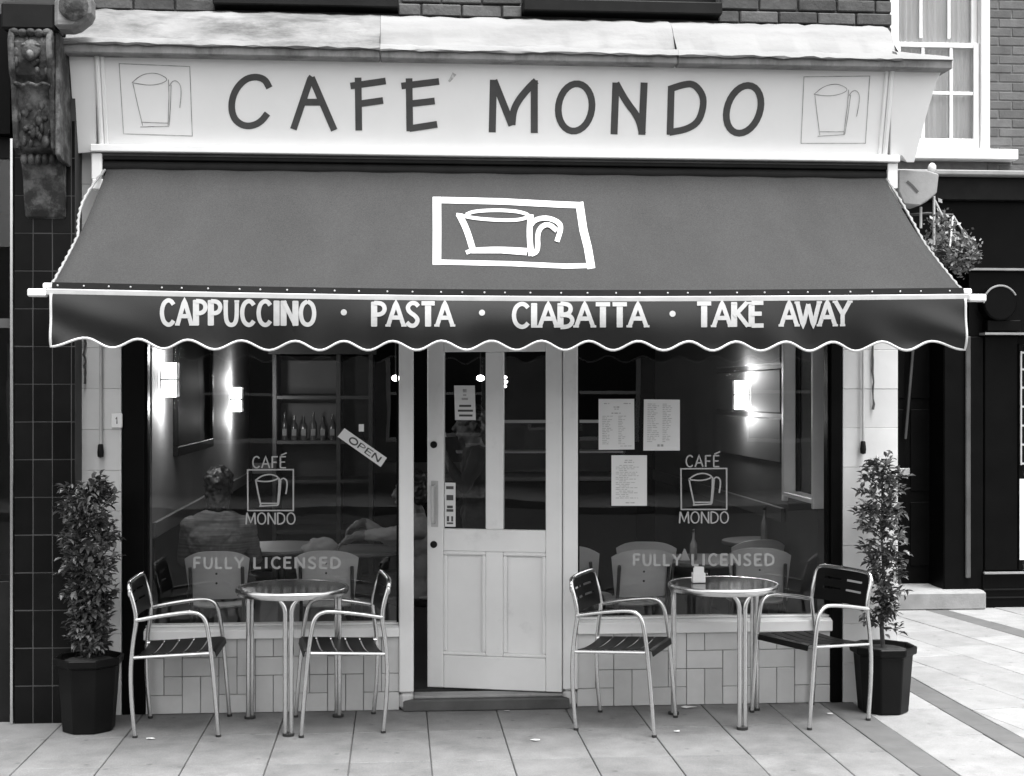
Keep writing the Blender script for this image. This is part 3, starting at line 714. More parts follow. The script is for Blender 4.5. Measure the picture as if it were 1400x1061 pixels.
MB().tube([(atx0 - .03, AY0 + .03, zA0 + .005), (atx1 + .03, AY0 + .03, zA0 + .005)], .045, 14).build('roller', 'charcoal', awn, smooth=True)
MB().box(atx0 - .02, atx1 + .02, AY0 - .02, -.02, zA0 + .062, zfb - .08).build('roller_box', 'charcoal', awn, bevel=.004)
# valance
vx0, vx1 = aw0 + .004, aw1 - .004; VY = AY1 - .024
hi_px = [118, 190, 258, 330, 404, 470, 536.5, 603, 672, 740, 805, 872, 941, 1005, 1073, 1139, 1205, 1273]
hx_w = [PX(u, VY) for u in hi_px]
zhi, zlo = PZ(463.5, VY), PZ(476, VY)
def v_bot(x):
    if x < hx_w[0]: ph = .5 - .5 * (hx_w[0] - x) / (hx_w[0] - vx0)
    elif x > hx_w[-1]: ph = .5 - .5 * (x - hx_w[-1]) / (vx1 - hx_w[-1])
    else:
        i = max(k for k in range(len(hx_w)) if hx_w[k] <= x); i = min(i, len(hx_w) - 2); f_ = (x - hx_w[i]) / (hx_w[i + 1] - hx_w[i]); ph = .5 + f_
    return (zhi + zlo) / 2 - (zhi - zlo) / 2 * math.cos(2 * math.pi * ph) + bar_sag(x) * .6 + .004 * math.sin(x * 2.1)
def v_disp(x, z):
    d = max(0, min(1, (bz(x) - z) / .25)); e = math.exp(-(x - vx0) / .25) + math.exp(-(vx1 - x) / .25)
    return d * (.014 * math.sin(x * 4.6 + .7) + .009 * math.sin(x * 11.3 + 2 + 5 * z) * d) + e * d * .022 * math.sin((x - vx0) * 13 + z * 26) + .020 * math.sin(math.pi * min(1, d * 1.1)) * (.65 + .35 * math.sin(x * 2.3)) + .006 * d * d * math.sin(x * 19 + 3 * math.sin(x * 3))
NX, NZ = 420, 12; vs = []
for i in range(NX + 1):
    x = vx0 + (vx1 - vx0) * i / NX; zb_ = v_bot(x); zt_ = bz(x) - .010
    for j in range(NZ + 1):
        z = zt_ + (zb_ - zt_) * j / NZ; vs.append((x, VY - .006 + v_disp(x, z) * -1, z))
val = MB().add(vs, [(i * (NZ + 1) + j, i * (NZ + 1) + j + 1, (i + 1) * (NZ + 1) + j + 1, (i + 1) * (NZ + 1) + j) for i in range(NX) for j in range(NZ)]).build('valance', 'valance', awn, smooth='all')
pts = [vs[j] for j in range(NZ)] + [vs[i * (NZ + 1) + NZ] for i in range(0, NX + 1, 2)] + [vs[NX * (NZ + 1) + j] for j in range(NZ - 1, -1, -1)]
MB().tube([(p[0], p[1] - .002, p[2]) for p in pts], .0062, 6).build('piping', 'print_white', val, smooth='all')
def vmap(e):
    def m(u, v):
        p = P(u, v, VY - .006); y = VY - .006 - v_disp(p.x, p.z) - .0035 - e; p = P(u, v, y)
        return P(u, v, VY - .006 - v_disp(p.x, p.z) - .0035 - e)
    return m
mk = lambda c, m: m.build('letter', 'print_cream', val)
for word, u0, u1, vt, vb, gap in (('CAPPUCCINO', 220, 431, (411, 413), (443.5, 444), .17), ('PASTA', 510, 619, (414, 415), (445, 445), .10), ('CIABATTA', 701, 884, (416, 416), (446.5, 446), .10), ('TAKE', 953, 1044, (415, 414), (446, 445), .10), ('AWAY', 1068, 1162, (414, 412.5), (445, 444.5), .0)):
    text_px(word, u0, u1, (vt[0] - 1, vt[1] - 1), (vb[0] + 1, vb[1] + 1), 7.3, vmap, mk, gap=gap, serif=.12, thin=.80)
for u, v in ((470, 427), (659, 427.5), (919.5, 429)):
    fm = vmap(0); n = 16; c = fm(u, v); ring = [fm(u + 4.2 * math.cos(2 * math.pi * k / n), v + 4.2 * math.sin(2 * math.pi * k / n)) for k in range(n)]
    MB().add([c] + ring, [(0, 1 + k, 1 + (k + 1) % n) for k in range(n)]).build('dot', 'print_cream', val)

# ------------------------------------------------------------------ neighbour on the left: black tiled pillar, corbel, dark shop window
nb = empty('neighbouring_shop', (-2.4, 0, 0), 'neighbouring shop front with black tiled pillar and carved stone corbel', 'shop')
px0, px1, pY = PX(19, -.17), PX(103, -.17), -.17
pil = MB().box(px0 + .003, px1 - .001, pY + .002, .3, 0, 4.2).build('pillar', 'grout_black', nb)
us = [19, 45, 71.5, 97.5, 103]; xs = [PX(u, pY) for u in us]; z = 0.; k = 0
while z < 3.2:
    for i in range(4):
        wd = xs[i + 1] - xs[i] - .005
        link_mesh('tile', block_mesh('tile', wd, .014, .195, 'tile_black', .0015), pil, ((xs[i] + xs[i + 1]) / 2, pY + .007 + rs.uniform(-.0012, .0012), z + .1), (rs.uniform(-.004, .004), 0, rs.uniform(-.004, .004)))
    z += .2
MB().box(px0 - .018, px0 - .002, pY - .012, pY + .05, 0, 3.1).build('metal_strip', 'aluminium', nb, bevel=.002)
o = MB().box(-4.6, px0 - .02, pY + .05, pY + .09, 0, .75).build('shop_window', 'charcoal', nb, bevel=.004)
MB().box(-4.6, px0 - .02, pY + .066, pY + .072, .751, 3.0).build('pane', 'shop_glass', o)
MB().box(-4.6, px0 - .02, pY + .05, pY + .09, 3.001, 3.12).build('head', 'charcoal', o, bevel=.004)
MB().box(-4.6, px0 - .02, pY + .055, pY + .085, 2.1, 2.15).build('rail', 'far_grey', o)
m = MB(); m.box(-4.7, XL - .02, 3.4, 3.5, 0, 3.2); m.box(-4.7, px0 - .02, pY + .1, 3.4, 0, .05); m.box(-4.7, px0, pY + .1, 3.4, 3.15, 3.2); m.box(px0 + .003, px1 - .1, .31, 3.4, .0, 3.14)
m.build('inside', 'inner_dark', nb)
m = MB(); m.box(-4.6, px0 - .05, pY + .25, pY + .75, .05, .7); m.build('display_shelf', 'charcoal', nb, bevel=.01)
MB().box(-6, px0 - .012, -.2, .2, 3.12, 3.75).build('fascia', 'black_paint', nb)
MB().box(-6, XL - .055, .06, .36, 3.75, 7.5).build('upper_wall', 'brick', nb)
# flower display inside (bright blobs at the edge)
# carved corbel
cx0, cx1 = PX(12, -.43), PX(76, -.43); cz = lambda v: PZ(v, -.40, 60)
def lump(mb, c, r): mb.ball(c, r, 14, 10)
m = MB(); W = cx1 - cx0
prof = [(.0, cz(292)), (-.185, cz(292)), (-.21, cz(280)), (-.225, cz(262)), (-.24, cz(240)), (-.27, cz(222)), (-.30, cz(205)), (-.345, cz(200)), (-.36, cz(175)), (-.375, cz(150)), (-.385, cz(128)), (-.40, cz(112)), (-.425, cz(104)), (-.445, cz(85)), (-.46, cz(62)), (-.44, cz(48)), (-.0, cz(46))]
m.prism(prof, 'x', cx0 + .02, cx1 - .006)
cb = m.build('corbel', 'corbel', nb, bevel=.012)
m = MB()
for s_ in (cx0 + .012, cx1 - .032):              # side scroll fillets
    p2 = [(y - .022, z) for y, z in prof if z > cz(210)]
    m.tube([(s_ + .01, y, z) for y, z in p2], .016, 8)
rr = random.Random(12); cxm = (cx0 + cx1) / 2
for k in range(46):                               # carved leaves and mask
    v = rr.uniform(58, 100) if k < 18 else rr.uniform(116, 200); y = -.455 if v < 104 else -.37 - (200 - v) * .0002
    fx = rr.uniform(-.36, .36); lump(m, (cxm + fx * W, y + .012, cz(v)), (rr.uniform(.010, .024), .018, rr.uniform(.012, .034)))
lump(m, (cxm, -.455, cz(72)), (.05, .03, .055)); lump(m, (cxm, -.47, cz(80)), (.022, .03, .03)); lump(m, (cxm - .03, -.46, cz(66)), (.018, .02, .012)); lump(m, (cxm + .03, -.46, cz(66)), (.018, .02, .012))
for i in range(5): lump(m, (cx0 + .035 + i * (W - .07) / 4, -.455, cz(48) - .004 * (i % 2)), (.026, .022, .022))
for i in range(5): lump(m, (cx0 + .045 + i * (W - .09) / 4, -.30, cz(214)), (.02, .03, .03))
m.tube([(cx0 + .03 + (W - .06) * i / 10, -.43 - .008 * math.sin(i * 1.57), cz(117) + .006 * math.cos(i * 1.57)) for i in range(11)], .009, 8)
m.build('carving', 'corbel', cb, smooth=True)
MB().prism([(-.42, cz(212)), (-.36, cz(218)), (-.06, cz(218)), (-.02, cz(200)), (-.02, cz(46)), (-.43, cz(46))], 'x', cx1 - .005, cx1 + .018).build('corbel_cheek', 'corbel', cb, bevel=.006)
MB().box(cx0 - .03, cx1 + .005, -.47, -.02, cz(45), cz(8)).build('corbel_block', 'charcoal', cb, bevel=.012)
m = MB(); m.prism([(PX(74, -.48), cz(44)), (PX(101, -.48), cz(44)), (PX(124, -.48), cz(26)), (PX(124, -.48), cz(-4)), (PX(100, -.48), cz(-16)), (PX(74, -.48), cz(2))], 'y', -.49, -.34)
ec = m.build('cornice_cap', 'stone_grimy', nb, bevel=.02)
MB().lathe([(0, 0), (.07, 0), (.075, .01), (.055, .022), (.0, .026)], n=18).build('rosette', 'corbel', ec, local=True, smooth=True)
ro = ec.children[0]; ro.location = Vector((PX(101, -.49), -.485, cz(14))) - wl(ec); ro.rotation_euler = (R(90), 0, 0)

# ------------------------------------------------------------------ brick building across the side street
BY = 3.42
bb = empty('brick_building', (4.6, BY, 0), 'set back brick building with white sash window over a black shop front', 'building')
X = lambda u, Y=BY: PX(u, Y)
Z = lambda v, Y=BY: P(1300, v, Y).z
wx0, wx1 = X(1212), X(1353); wz0 = Z(205); wz1 = wz0 + 2.05
zled = Z(236)
bx0 = XR + .02; bx1 = 12.
m = MB(); yw = BY + .05
m.box(bx0, wx0, yw, yw + .3, zled, 9); m.box(wx1, bx1, yw, yw + .3, zled, 9); m.box(wx0, wx1, yw + .001, yw + .299, zled, wz0 - .05); m.box(wx0, wx1, yw + .001, yw + .299, wz1, 9)
bw_ = m.build('wall', 'mortar_far', bb)
z = zled + .01; row = 0; rb = random.Random(8)
while z < Z(-30):
    x = wx1 + .10 - .225 - (.1125 if row % 2 else 0)
    while x < X(1470):
        x0 = max(x, wx1 + .002)
        if x + .215 - x0 < .03: x += .225; continue
        link_mesh('brick', block_mesh('brick', x + .215 - x0, .03, .065, 'brick_far', .004), bw_, ((x0 + x + .215) / 2, yw + .009 + rb.uniform(-.002, .002), z + .0325)); x += .225
    z += .075; row += 1
# sash window
yf = BY + .0
m = MB(); fw_ = .075
m.box(wx0, wx0 + fw_, yf - .01, yf + .14, wz0, wz1); m.box(wx1 - fw_, wx1, yf - .01, yf + .14, wz0, wz1); m.box(wx0 + fw_ + .001, wx1 - fw_ - .001, yf - .009, yf + .139, wz1 - .09, wz1)
sw = m.build('sash_window', 'white_paint', bb, bevel=.004)
zm = Z(61)
def sash(z0, z1, y0, inset):
    m = MB(); a, b = wx0 + fw_ + inset, wx1 - fw_ - inset; q = .05
    m.box(a, a + q, y0, y0 + .04, z0, z1); m.box(b - q, b, y0, y0 + .04, z0, z1); m.box(a + q + .001, b - q - .001, y0 + .001, y0 + .039, z0, z0 + .085 if z0 < zm - .2 else z0 + .04); m.box(a + q + .001, b - q - .001, y0 + .001, y0 + .039, z1 - .04, z1)
    for k in (1, 2): xm = a + (b - a) * k / 3; m.box(xm - .014, xm + .014, y0 + .003, y0 + .037, z0 + .086, z1 - .041)
    zz = (z0 + .085 + z1 - .04) / 2; m.box(a + q + .002, b - q - .002, y0 + .006, y0 + .034, zz - .014, zz + .014)
    o = m.build('sash', 'white_paint', sw, bevel=.003)
    MB().box(a + q, b - q, y0 + .018, y0 + .022, z0 + .03, z1 - .03).build('pane', 'plain_glass', sw)
sash(wz0 + .012, zm + .02, yf + .02, .002); sash(zm - .02, wz1 - .092, yf + .065, .002)
MB().box(wx0 - .03, X(1386), yf - .09, yf + .12, Z(219.5), wz0 - .002).build('sill', 'white_paint', sw, bevel=.006)
m = MB(); n = 90; vs = []
for i in range(n + 1):
    x = wx0 + .06 + (wx1 - wx0 - .12) * i / n; y = yf + .135 + .014 * math.sin(i * 1.05) + .007 * math.sin(i * 2.3 + 1); vs += [(x, y, wz0), (x, y + .004 * math.sin(i), wz1)]
MB().add(vs, [(2*i, 2*i+1, 2*i+3, 2*i+2) for i in range(n)]).build('curtain', 'curtain', sw, smooth='all')
MB().box(wx0 - .05, wx1 + .05, yf + .5, yf + .55, wz0 - .2, wz1).build('room_back', 'inner_dark', sw)
# black shop front
MB().box(bx0, bx1, BY - .16, yw + .02, Z(243), zled - .001).build('ledge', 'far_stone', bb, bevel=.008)
MB().box(bx0, bx1, BY - .06, yw + .01, Z(274), Z(243.5)).build('fascia', 'charcoal', bb, bevel=.004)
MB().box(bx0, bx1, BY + .02, yw + .01, Z(366), Z(274.5)).build('signboard', 'black_paint', bb)
MB().box(X(1326), bx1, BY - .03, yw + .008, Z(369.5), Z(366.5)).build('bead', 'far_stone', bb)
MB().box(X(1326), bx1, BY + .02, yw + .008, Z(470), Z(370)).build('architrave', 'black_paint', bb)
MB().box(X(1290), X(1345), BY - .005, BY + .5, 0, Z(460)).build('pilaster', 'black_paint', bb, bevel=.01)
cbx = X(1368, BY - .1)
m = MB(); rc = (X(1391, BY - .1) - X(1345, BY - .1)) / 2
m.prism([(cbx + rc * math.cos(a), Z(414, BY - .1) + rc * math.sin(a)) for a in [2 * math.pi * k / 28 for k in range(28)]], 'y', BY - .1, BY + .1)
cc = m.build('scroll_bracket', 'black_paint', bb, bevel=.012)
MB().tube([(cbx + rc * math.cos(a), BY - .1, Z(414, BY - .1) + rc * math.sin(a)) for a in [math.pi * k / 20 for k in range(3, 21)]], .008, 6).build('gilt_edge', 'far_stone', cc, smooth=True)
MB().box(X(1345), X(1391), BY - .07, BY + .1, Z(453), Z(438)).build('bracket_neck', 'black_paint', bb, bevel=.006)
MB().box(X(1340), X(1420), BY - .1, BY + .1, Z(458), Z(455)).build('bead', 'far_stone', bb)
MB().box(X(1345.5), X(1391), BY - .01, BY + .35, Z(781), Z(458.5)).build('panel', 'black_paint', bb, bevel=.006)
yd = BY + .32
dz0 = Z(797, yd)
dd = MB().box(X(1190, yd), X(1288, yd), yd, yd + .05, dz0, Z(455)).build('door', 'black_paint', bb, bevel=.004)
m = MB()
for a, b in ((1196, 1236), (1244, 1282)):
    for c, d in ((780, 690), (675, 560), (545, 440)): m.box(X(a, yd), X(b, yd), yd - .012, yd - .001, Z(c), Z(d))
m.build('panel', 'black_paint', dd, bevel=.008)
q = P(1278, 583, yd - .06); MB().ball(q, (.022, .025, .03), 12, 8).build('knob', 'aluminium', dd, smooth=True)
q = P(1233, 645, yd - .02); MB().box(q.x - .07, q.x + .07, yd - .022, yd - .013, q.z - .03, q.z + .03).build('letter_plate', 'galvanised', dd, bevel=.004)
q0, q1 = P(1249, 470, yd - .06), P(1238, 600, yd - .06); MB().tube([q0, q1], .012, 8).build('pull_bar', 'far_grey', dd, smooth=True)
MB().box(X(1288.5, BY + .2), X(1297, BY + .2), BY + .2, yd + .05, .15, Z(455)).build('door_jamb', 'far_stone', bb, bevel=.006)
MB().box(X(1318.5), X(1325.5), BY - .03, BY - .006, Z(790), Z(460)).build('pilaster_bead', 'far_grey', bb, bevel=.006)
MB().box(bx0, X(1288, yd), yd - .05, yd + .06, Z(805, yd), Z(797.5, yd)).build('threshold', 'far_stone', bb, bevel=.006)
MB().box(bx0, X(1341), BY - .12, yd + .2, -.01, Z(808, BY - .1)).build('doorstep', 'far_stone', bb, bevel=.02)
pl = MB().box(X(1342), bx1, BY - .02, BY + .3, -.01, Z(783)).build('stall_riser', 'black_paint', bb, bevel=.004)
MB().box(X(1343), bx1, BY - .05, BY - .021, Z(784.5), Z(782)).build('bead', 'far_stone', pl)
for v in (806, 817): MB().box(X(1343), bx1, BY - .03, BY - .021, Z(v + 1), Z(v - 1)).build('moulding', 'charcoal', pl)
o = MB().box(X(1391.5), X(1398), BY - .015, BY + .06, Z(781), Z(470)).build('shop_window', 'black_paint', bb, bevel=.004)
MB().box(X(1398), bx1, BY + .02, BY + .028, Z(781), Z(470)).build('pane', 'shop_glass', o)
MB().box(X(1392.5), X(1470), BY - .022, BY - .016, Z(766), Z(655)).build('notice_board', 'white_paint', o)
m = MB()
for v in (482, 505, 530, 556, 582, 608, 634): m.box(X(1393), X(1470), BY - .03, BY - .016, Z(v + 1.3), Z(v - 1.3))
m.box(X(1393), X(1395), BY - .032, BY - .016, Z(636), Z(480)); m.build('grille', 'galvanised', o)
MB().box(bx0, bx1, BY + .9, BY + 1, 0, Z(240)).build('shop_interior', 'inner_dark', bb)
MB().box(X(1297.2, BY + .2), X(1318), BY + .3, BY + .32, 0, Z(455)).build('jamb_lining', 'black_paint', bb)

# ------------------------------------------------------------------ terrace across the street (seen mirrored in the shop glass)
tb = empty('terrace_building', (0, -17, 0), 'plain rendered terrace building across the street behind the viewer', 'building')
TWX = [(-13 + 3.2 * k) for k in range(9)]
m = MB(); zrow = ((0.9, 2.6),); prev = -16
xsw = [(a, a + 1.3) for a in TWX]
for a, b in xsw: m.box(prev, a, -17.4, -17, 0, 4.2); prev = b
m.box(prev, 18, -17.4, -17, 0, 4.2)
for a, b in xsw:
    z = 0
    for z0, z1 in zrow: m.box(a, b, -17.399, -17.001, z, z0); z = z1
    m.box(a, b, -17.399, -17.001, z, 4.199)
m.build('wall', 'render_wall', tb)
for i, (a, b) in enumerate(xsw):
    for z0, z1 in zrow:
        m = MB(); m.box(a, a + .07, -17.2, -17.1, z0, z1); m.box(b - .07, b, -17.2, -17.1, z0, z1); m.box(a + .071, b - .071, -17.199, -17.101, z0, z0 + .07); m.box(a + .071, b - .071, -17.199, -17.101, z1 - .07, z1); m.box(a + .071, b - .071, -17.198, -17.102, (z0 + z1) / 2 - .025, (z0 + z1) / 2 + .025)
        o = m.build('window', 'white_paint', tb); MB().box(a + .02, b - .02, -17.16, -17.155, z0 + .02, z1 - .02).build('pane', 'dark_glass', o)
MB().box(-16, 18, -18.5, -17.9, 0, 4.3).build('inside', 'inner_dark', tb)

# ------------------------------------------------------------------ cafe chairs and tables on the pavement
def make_chair():
    t = empty('cafe_chair', (0, 0, 0)); hw = .222; r = .0115
    def side(s_):
        rear = [(-.205, s_*hw, .0), (-.222, s_*hw, .17), (-.228, s_*hw, .34), (-.215, s_*hw, .48), (-.196, s_*(hw-.002), .60), (-.212, s_*(hw-.004), .68), (-.232, s_*(hw-.006), .745), (-.238, s_*(hw-.02), .772), (-.240, s_*(hw-.05), .785), (-.240, 0, .788)]
        return rear
    a, b = side(1), side(-1)
    MB().tube(smooth_pts(a + b[::-1][1:]), r, 10).build('rear_frame', 'aluminium', t, local=True, smooth=True)
    for s_ in (1, -1):
        fr = [(.215, s_*(hw+.012), 0), (.200, s_*(hw+.012), .20), (.182, s_*(hw+.012), .40), (.165, s_*(hw+.012), .53), (.150, s_*(hw+.012), .60), (.115, s_*(hw+.012), .632), (.06, s_*(hw+.012), .636), (-.08, s_*(hw+.010), .618), (-.198, s_*(hw+.006), .596)]
        MB().tube(smooth_pts(fr), r, 10).build('arm_leg', 'aluminium', t, local=True, smooth=True)
        rl = MB().tube([(-.222, s_*(hw-.004), .405), (.185, s_*(hw+.004), .425)], .009, 8).build('seat_rail', 'aluminium', t, local=True, smooth=True)
        for x in (.215, -.205): MB().lathe([(0, 0), (.0135, 0), (.0135, .012), (0, .013)], (x, s_*(hw + (.012 if x > 0 else 0)), -.001), 10).build('rubber_foot', 'rubber', t, local=True, smooth=True)
        MB().ball((-.232, s_*(hw-.002), .735), (.010, .012, .024), 8, 6).build('back_clip', 'aluminium', t, local=True, smooth=True)
    n = 5; x0, x1 = -.205, .185
    for i in range(n):
        a_, b_ = x0 + (x1 - x0) * i / n + .005, x0 + (x1 - x0) * (i + 1) / n - .005; m = MB(); vs = []; K = 10
        for k in range(K + 1):
            y = -hw + .012 + (2 * hw - .024) * k / K; dip = -.014 * (1 - (2 * k / K - 1) ** 2)
            for x in (a_, b_):
                z = .418 + .02 * (x - x0) / (x1 - x0) + dip; vs += [(x, y, z), (x, y, z - .004)]
        fs = []
        for k in range(K):
            q = 4 * k; fs += [(q, q+2, q+6, q+4), (q+1, q+5, q+7, q+3), (q, q+4, q+5, q+1), (q+2, q+3, q+7, q+6)]
        fs += [(0, 1, 3, 2), (4*K, 4*K+2, 4*K+3, 4*K+1)]
        MB().add(vs, fs).build('seat_slat', 'chair_black', t, local=True, smooth=True)
    m = MB(); m.prism([(.185, .436), (.20, .43), (.205, .405), (.199, .404), (.193, .425), (.184, .431)], 'y', 0, 0)
    m = MB(); vs = []
    for y in (-hw + .02, hw - .02):
        for x, z in ((.181, .437), (.197, .431), (.203, .402), (.199, .402), (.193, .427), (.181, .433)): vs.append((x, y, z))
    MB().add(vs, [(i, (i + 1) % 6, 6 + (i + 1) % 6, 6 + i) for i in range(6)] + [tuple(range(6)), tuple(range(6, 12))]).build('seat_lip', 'chair_black', t, local=True)
    # pressed back with two rows of slots, gently curved
    m = MB(); z0, z1 = .60, .777; ys = [-.205, -.15, -.02, .02, .15, .205]; zs = [z0, .665, .677, .718, .730, z1]
    def bp(y, z): 
        return (-.204 - .033 * (z - .60) / .18 + .018 * ((y / .205) ** 2) - .012, y, z)
    solid = lambda i, j: not (j in (1, 3) and i in (1, 3))
    for i in range(5):
        for j in range(5):
            if not solid(i, j): continue
            K = 4
            for k in range(K):
                ya, yb_ = ys[i] + (ys[i+1]-ys[i]) * k / K, ys[i] + (ys[i+1]-ys[i]) * (k+1) / K
                q = [bp(ya, zs[j]), bp(yb_, zs[j]), bp(yb_, zs[j+1]), bp(ya, zs[j+1])]
                m.add(q + [(p[0] - .004, p[1], p[2]) for p in q], [(0,1,2,3), (7,6,5,4), (0,4,5,1), (2,6,7,3)] + ([(0,3,7,4)] if k == 0 else []) + ([(1,5,6,2)] if k == K-1 else []))
    m.build('backrest', 'chair_black', t, local=True)
    return t
def smooth_pts(p, it=2):
    p = [Vector(q) for q in p]
    for _ in range(it):
        q = [p[0]]
        for i in range(len(p) - 1): q += [p[i] * .75 + p[i+1] * .25, p[i] * .25 + p[i+1] * .75]
        q.append(p[-1]); p = q
    return p
chair0 = make_chair()
CH = [((183, 1010), (294, 1008), (312, 979), None, 'aluminium armchair with black slatted seat beside the bushy potted bay tree'),
      ((524, 1001), (413, 1010), (405, 979), (514, 977), 'aluminium armchair with black slats between the bare round table and the door'),
      ((785, 997), (880, 1007), (927, 981), (828, 975), 'aluminium armchair with black slats between the door and the table with the sugar holder'),
      ((1185, 980), (1114, 998), (1026, 977), (1110, 964), 'aluminium armchair with black slats beside the sparse potted bay tree')]
for i, (nr, nf, ff, fr, lab) in enumerate(CH):
    o = chair0 if i == 0 else copy_tree(chair0)
    a, b, c = G(*nr), G(*nf), G(*ff)
    d_ = c + (a - b) if fr is None else G(*fr)
    ctr = (a + b + c + d_) / 4; hd = ((b - a) + (c - d_)); o.location = (ctr.x, ctr.y, .001); o.rotation_euler = (0, 0, math.atan2(hd.y, hd.x) - (R(7) if i == 3 else 0))
    tag(o, lab, 'chair', 'cafe chairs on the pavement')
def make_table():
    t = empty('cafe_table', (0, 0, 0)); RT_ = .292; zt = .725
    MB().lathe([(0, zt - .004), (RT_ - .008, zt - .004), (RT_ - .008, zt), (0, zt)], n=56).build('table_top', 'table_top', t, local=True, smooth=True)
    MB().lathe([(RT_ - .012, zt - .032), (RT_ - .002, zt - .034), (RT_ + .006, zt - .018), (RT_ + .006, zt - .004), (RT_ + .001, zt + .003), (RT_ - .0075, zt + .002), (RT_ - .012, zt - .0045)], n=56).build('rim', 'aluminium', t, local=True, smooth=True)
    MB().lathe([(0, zt - .03), (RT_ - .013, zt - .03), (RT_ - .013, zt - .006), (0, zt - .006)], n=40).build('underside', 'charcoal', t, local=True)
    for k in range(3):
        a = -math.pi / 2 + 2 * math.pi * k / 3; ca, sa = math.cos(a), math.sin(a); m = MB()
        rr_ = .272
        for s_ in (1, -1):
            off = .0155
            pts = [(rr_, s_*off, .002), (rr_, s_*off, .60), (rr_, s_*off, .635), (rr_, s_*(off+.008), .665), (rr_, s_*(off+.022), .685), (rr_ - .004, s_*(off+.030), .6955)]
            m.tube([(x*ca - y*sa, x*sa + y*ca, z) for x, y, z in smooth_pts(pts)], .0125, 10)
        m.build('leg', 'aluminium', t, local=True, smooth=True)
        m = MB(); m.lathe([(0, 0), (.03, 0), (.03, .014), (0, .015)], (rr_*ca, rr_*sa, -.001), 12); m.build('rubber_foot', 'rubber', t, local=True)
    return t
tab0 = make_table()
T1 = (-.555, -.275, 0); T2 = (1.755, -.325, 0)
tab0.location = T1; tag(tab0, 'bare round metal cafe table with three twin-tube legs by the left-hand pavement chairs'.replace('left-hand ', 'window with the open sign '), 'table', 'cafe tables on the pavement')
tab0['label'] = 'bare round metal cafe table under the window with the OPEN sign'
tab1 = copy_tree(tab0); tab1.location = T2; tab1.rotation_euler = (0, 0, R(8)); tab1['label'] = 'round metal cafe table with a sugar holder standing on it'
sg = empty('sugar_holder', (T2[0] - .13, T2[1] + .03, .729), 'small pale sugar packet holder on the round cafe table', 'sugar holder')
m = MB(); m.box(-.034, .034, -.024, .024, 0, .004); m.box(-.034, .034, -.024, -.020, .0045, .052); m.box(-.034, .034, .020, .024, .0045, .052); m.box(-.034, -.030, -.0195, .0195, .0045, .052); m.box(.030, .034, -.0195, .0195, .0045, .052)
m.build('holder', 'ceramic', sg, local=True, bevel=.001)
for i in range(6): o = MB().box(-.026, .026, -.0012, .0012, .0, .066 + .006 * (i % 3)).build('sugar_packet', 'paper', sg, local=True); o.location = (.002 * (i % 2), -.015 + .006 * i, .005); o.rotation_euler = (R(4 * (i % 2) - 2), R(3 * (i % 3) - 3), 0)
# scraps of paper
for i, (u, v, s_, lab) in enumerate(((940, 968, .05, 'torn white paper scrap on the paving below the round table'), (925, 1001, .022, 'tiny paper crumb on the paving beside a chair foot'), (733, 1013, .03, 'small white paper scrap on the paving in front of the door'), (693, 973, .022, 'little paper crumb against the doorstep'), (205, 1011, .025, 'pale crumb of paper beside a chair foot near the bushy bay tree'), (1135, 977, .02, 'paper crumb on the dark band beside the sparse bay tree'))):
    p = G(u, v); rr = random.Random(i + 70); k = 7; m = MB(); ring = [(s_ * (.6 + .5 * rr.random()) * math.cos(2*math.pi*j/k), .55 * s_ * (.6 + .5 * rr.random()) * math.sin(2*math.pi*j/k), .003 + .004 * rr.random()) for j in range(k)]
    m.add([(0, 0, .006)] + ring, [(0, 1 + j, 1 + (j + 1) % k) for j in range(k)]); o = m.build('paper_scrap', 'paper', None, local=True); o.location = (p.x, p.y, .002); tag(o, lab, 'litter', 'scraps of litter on the paving')
    o.modifiers.new('t', 'SOLIDIFY').thickness = .001

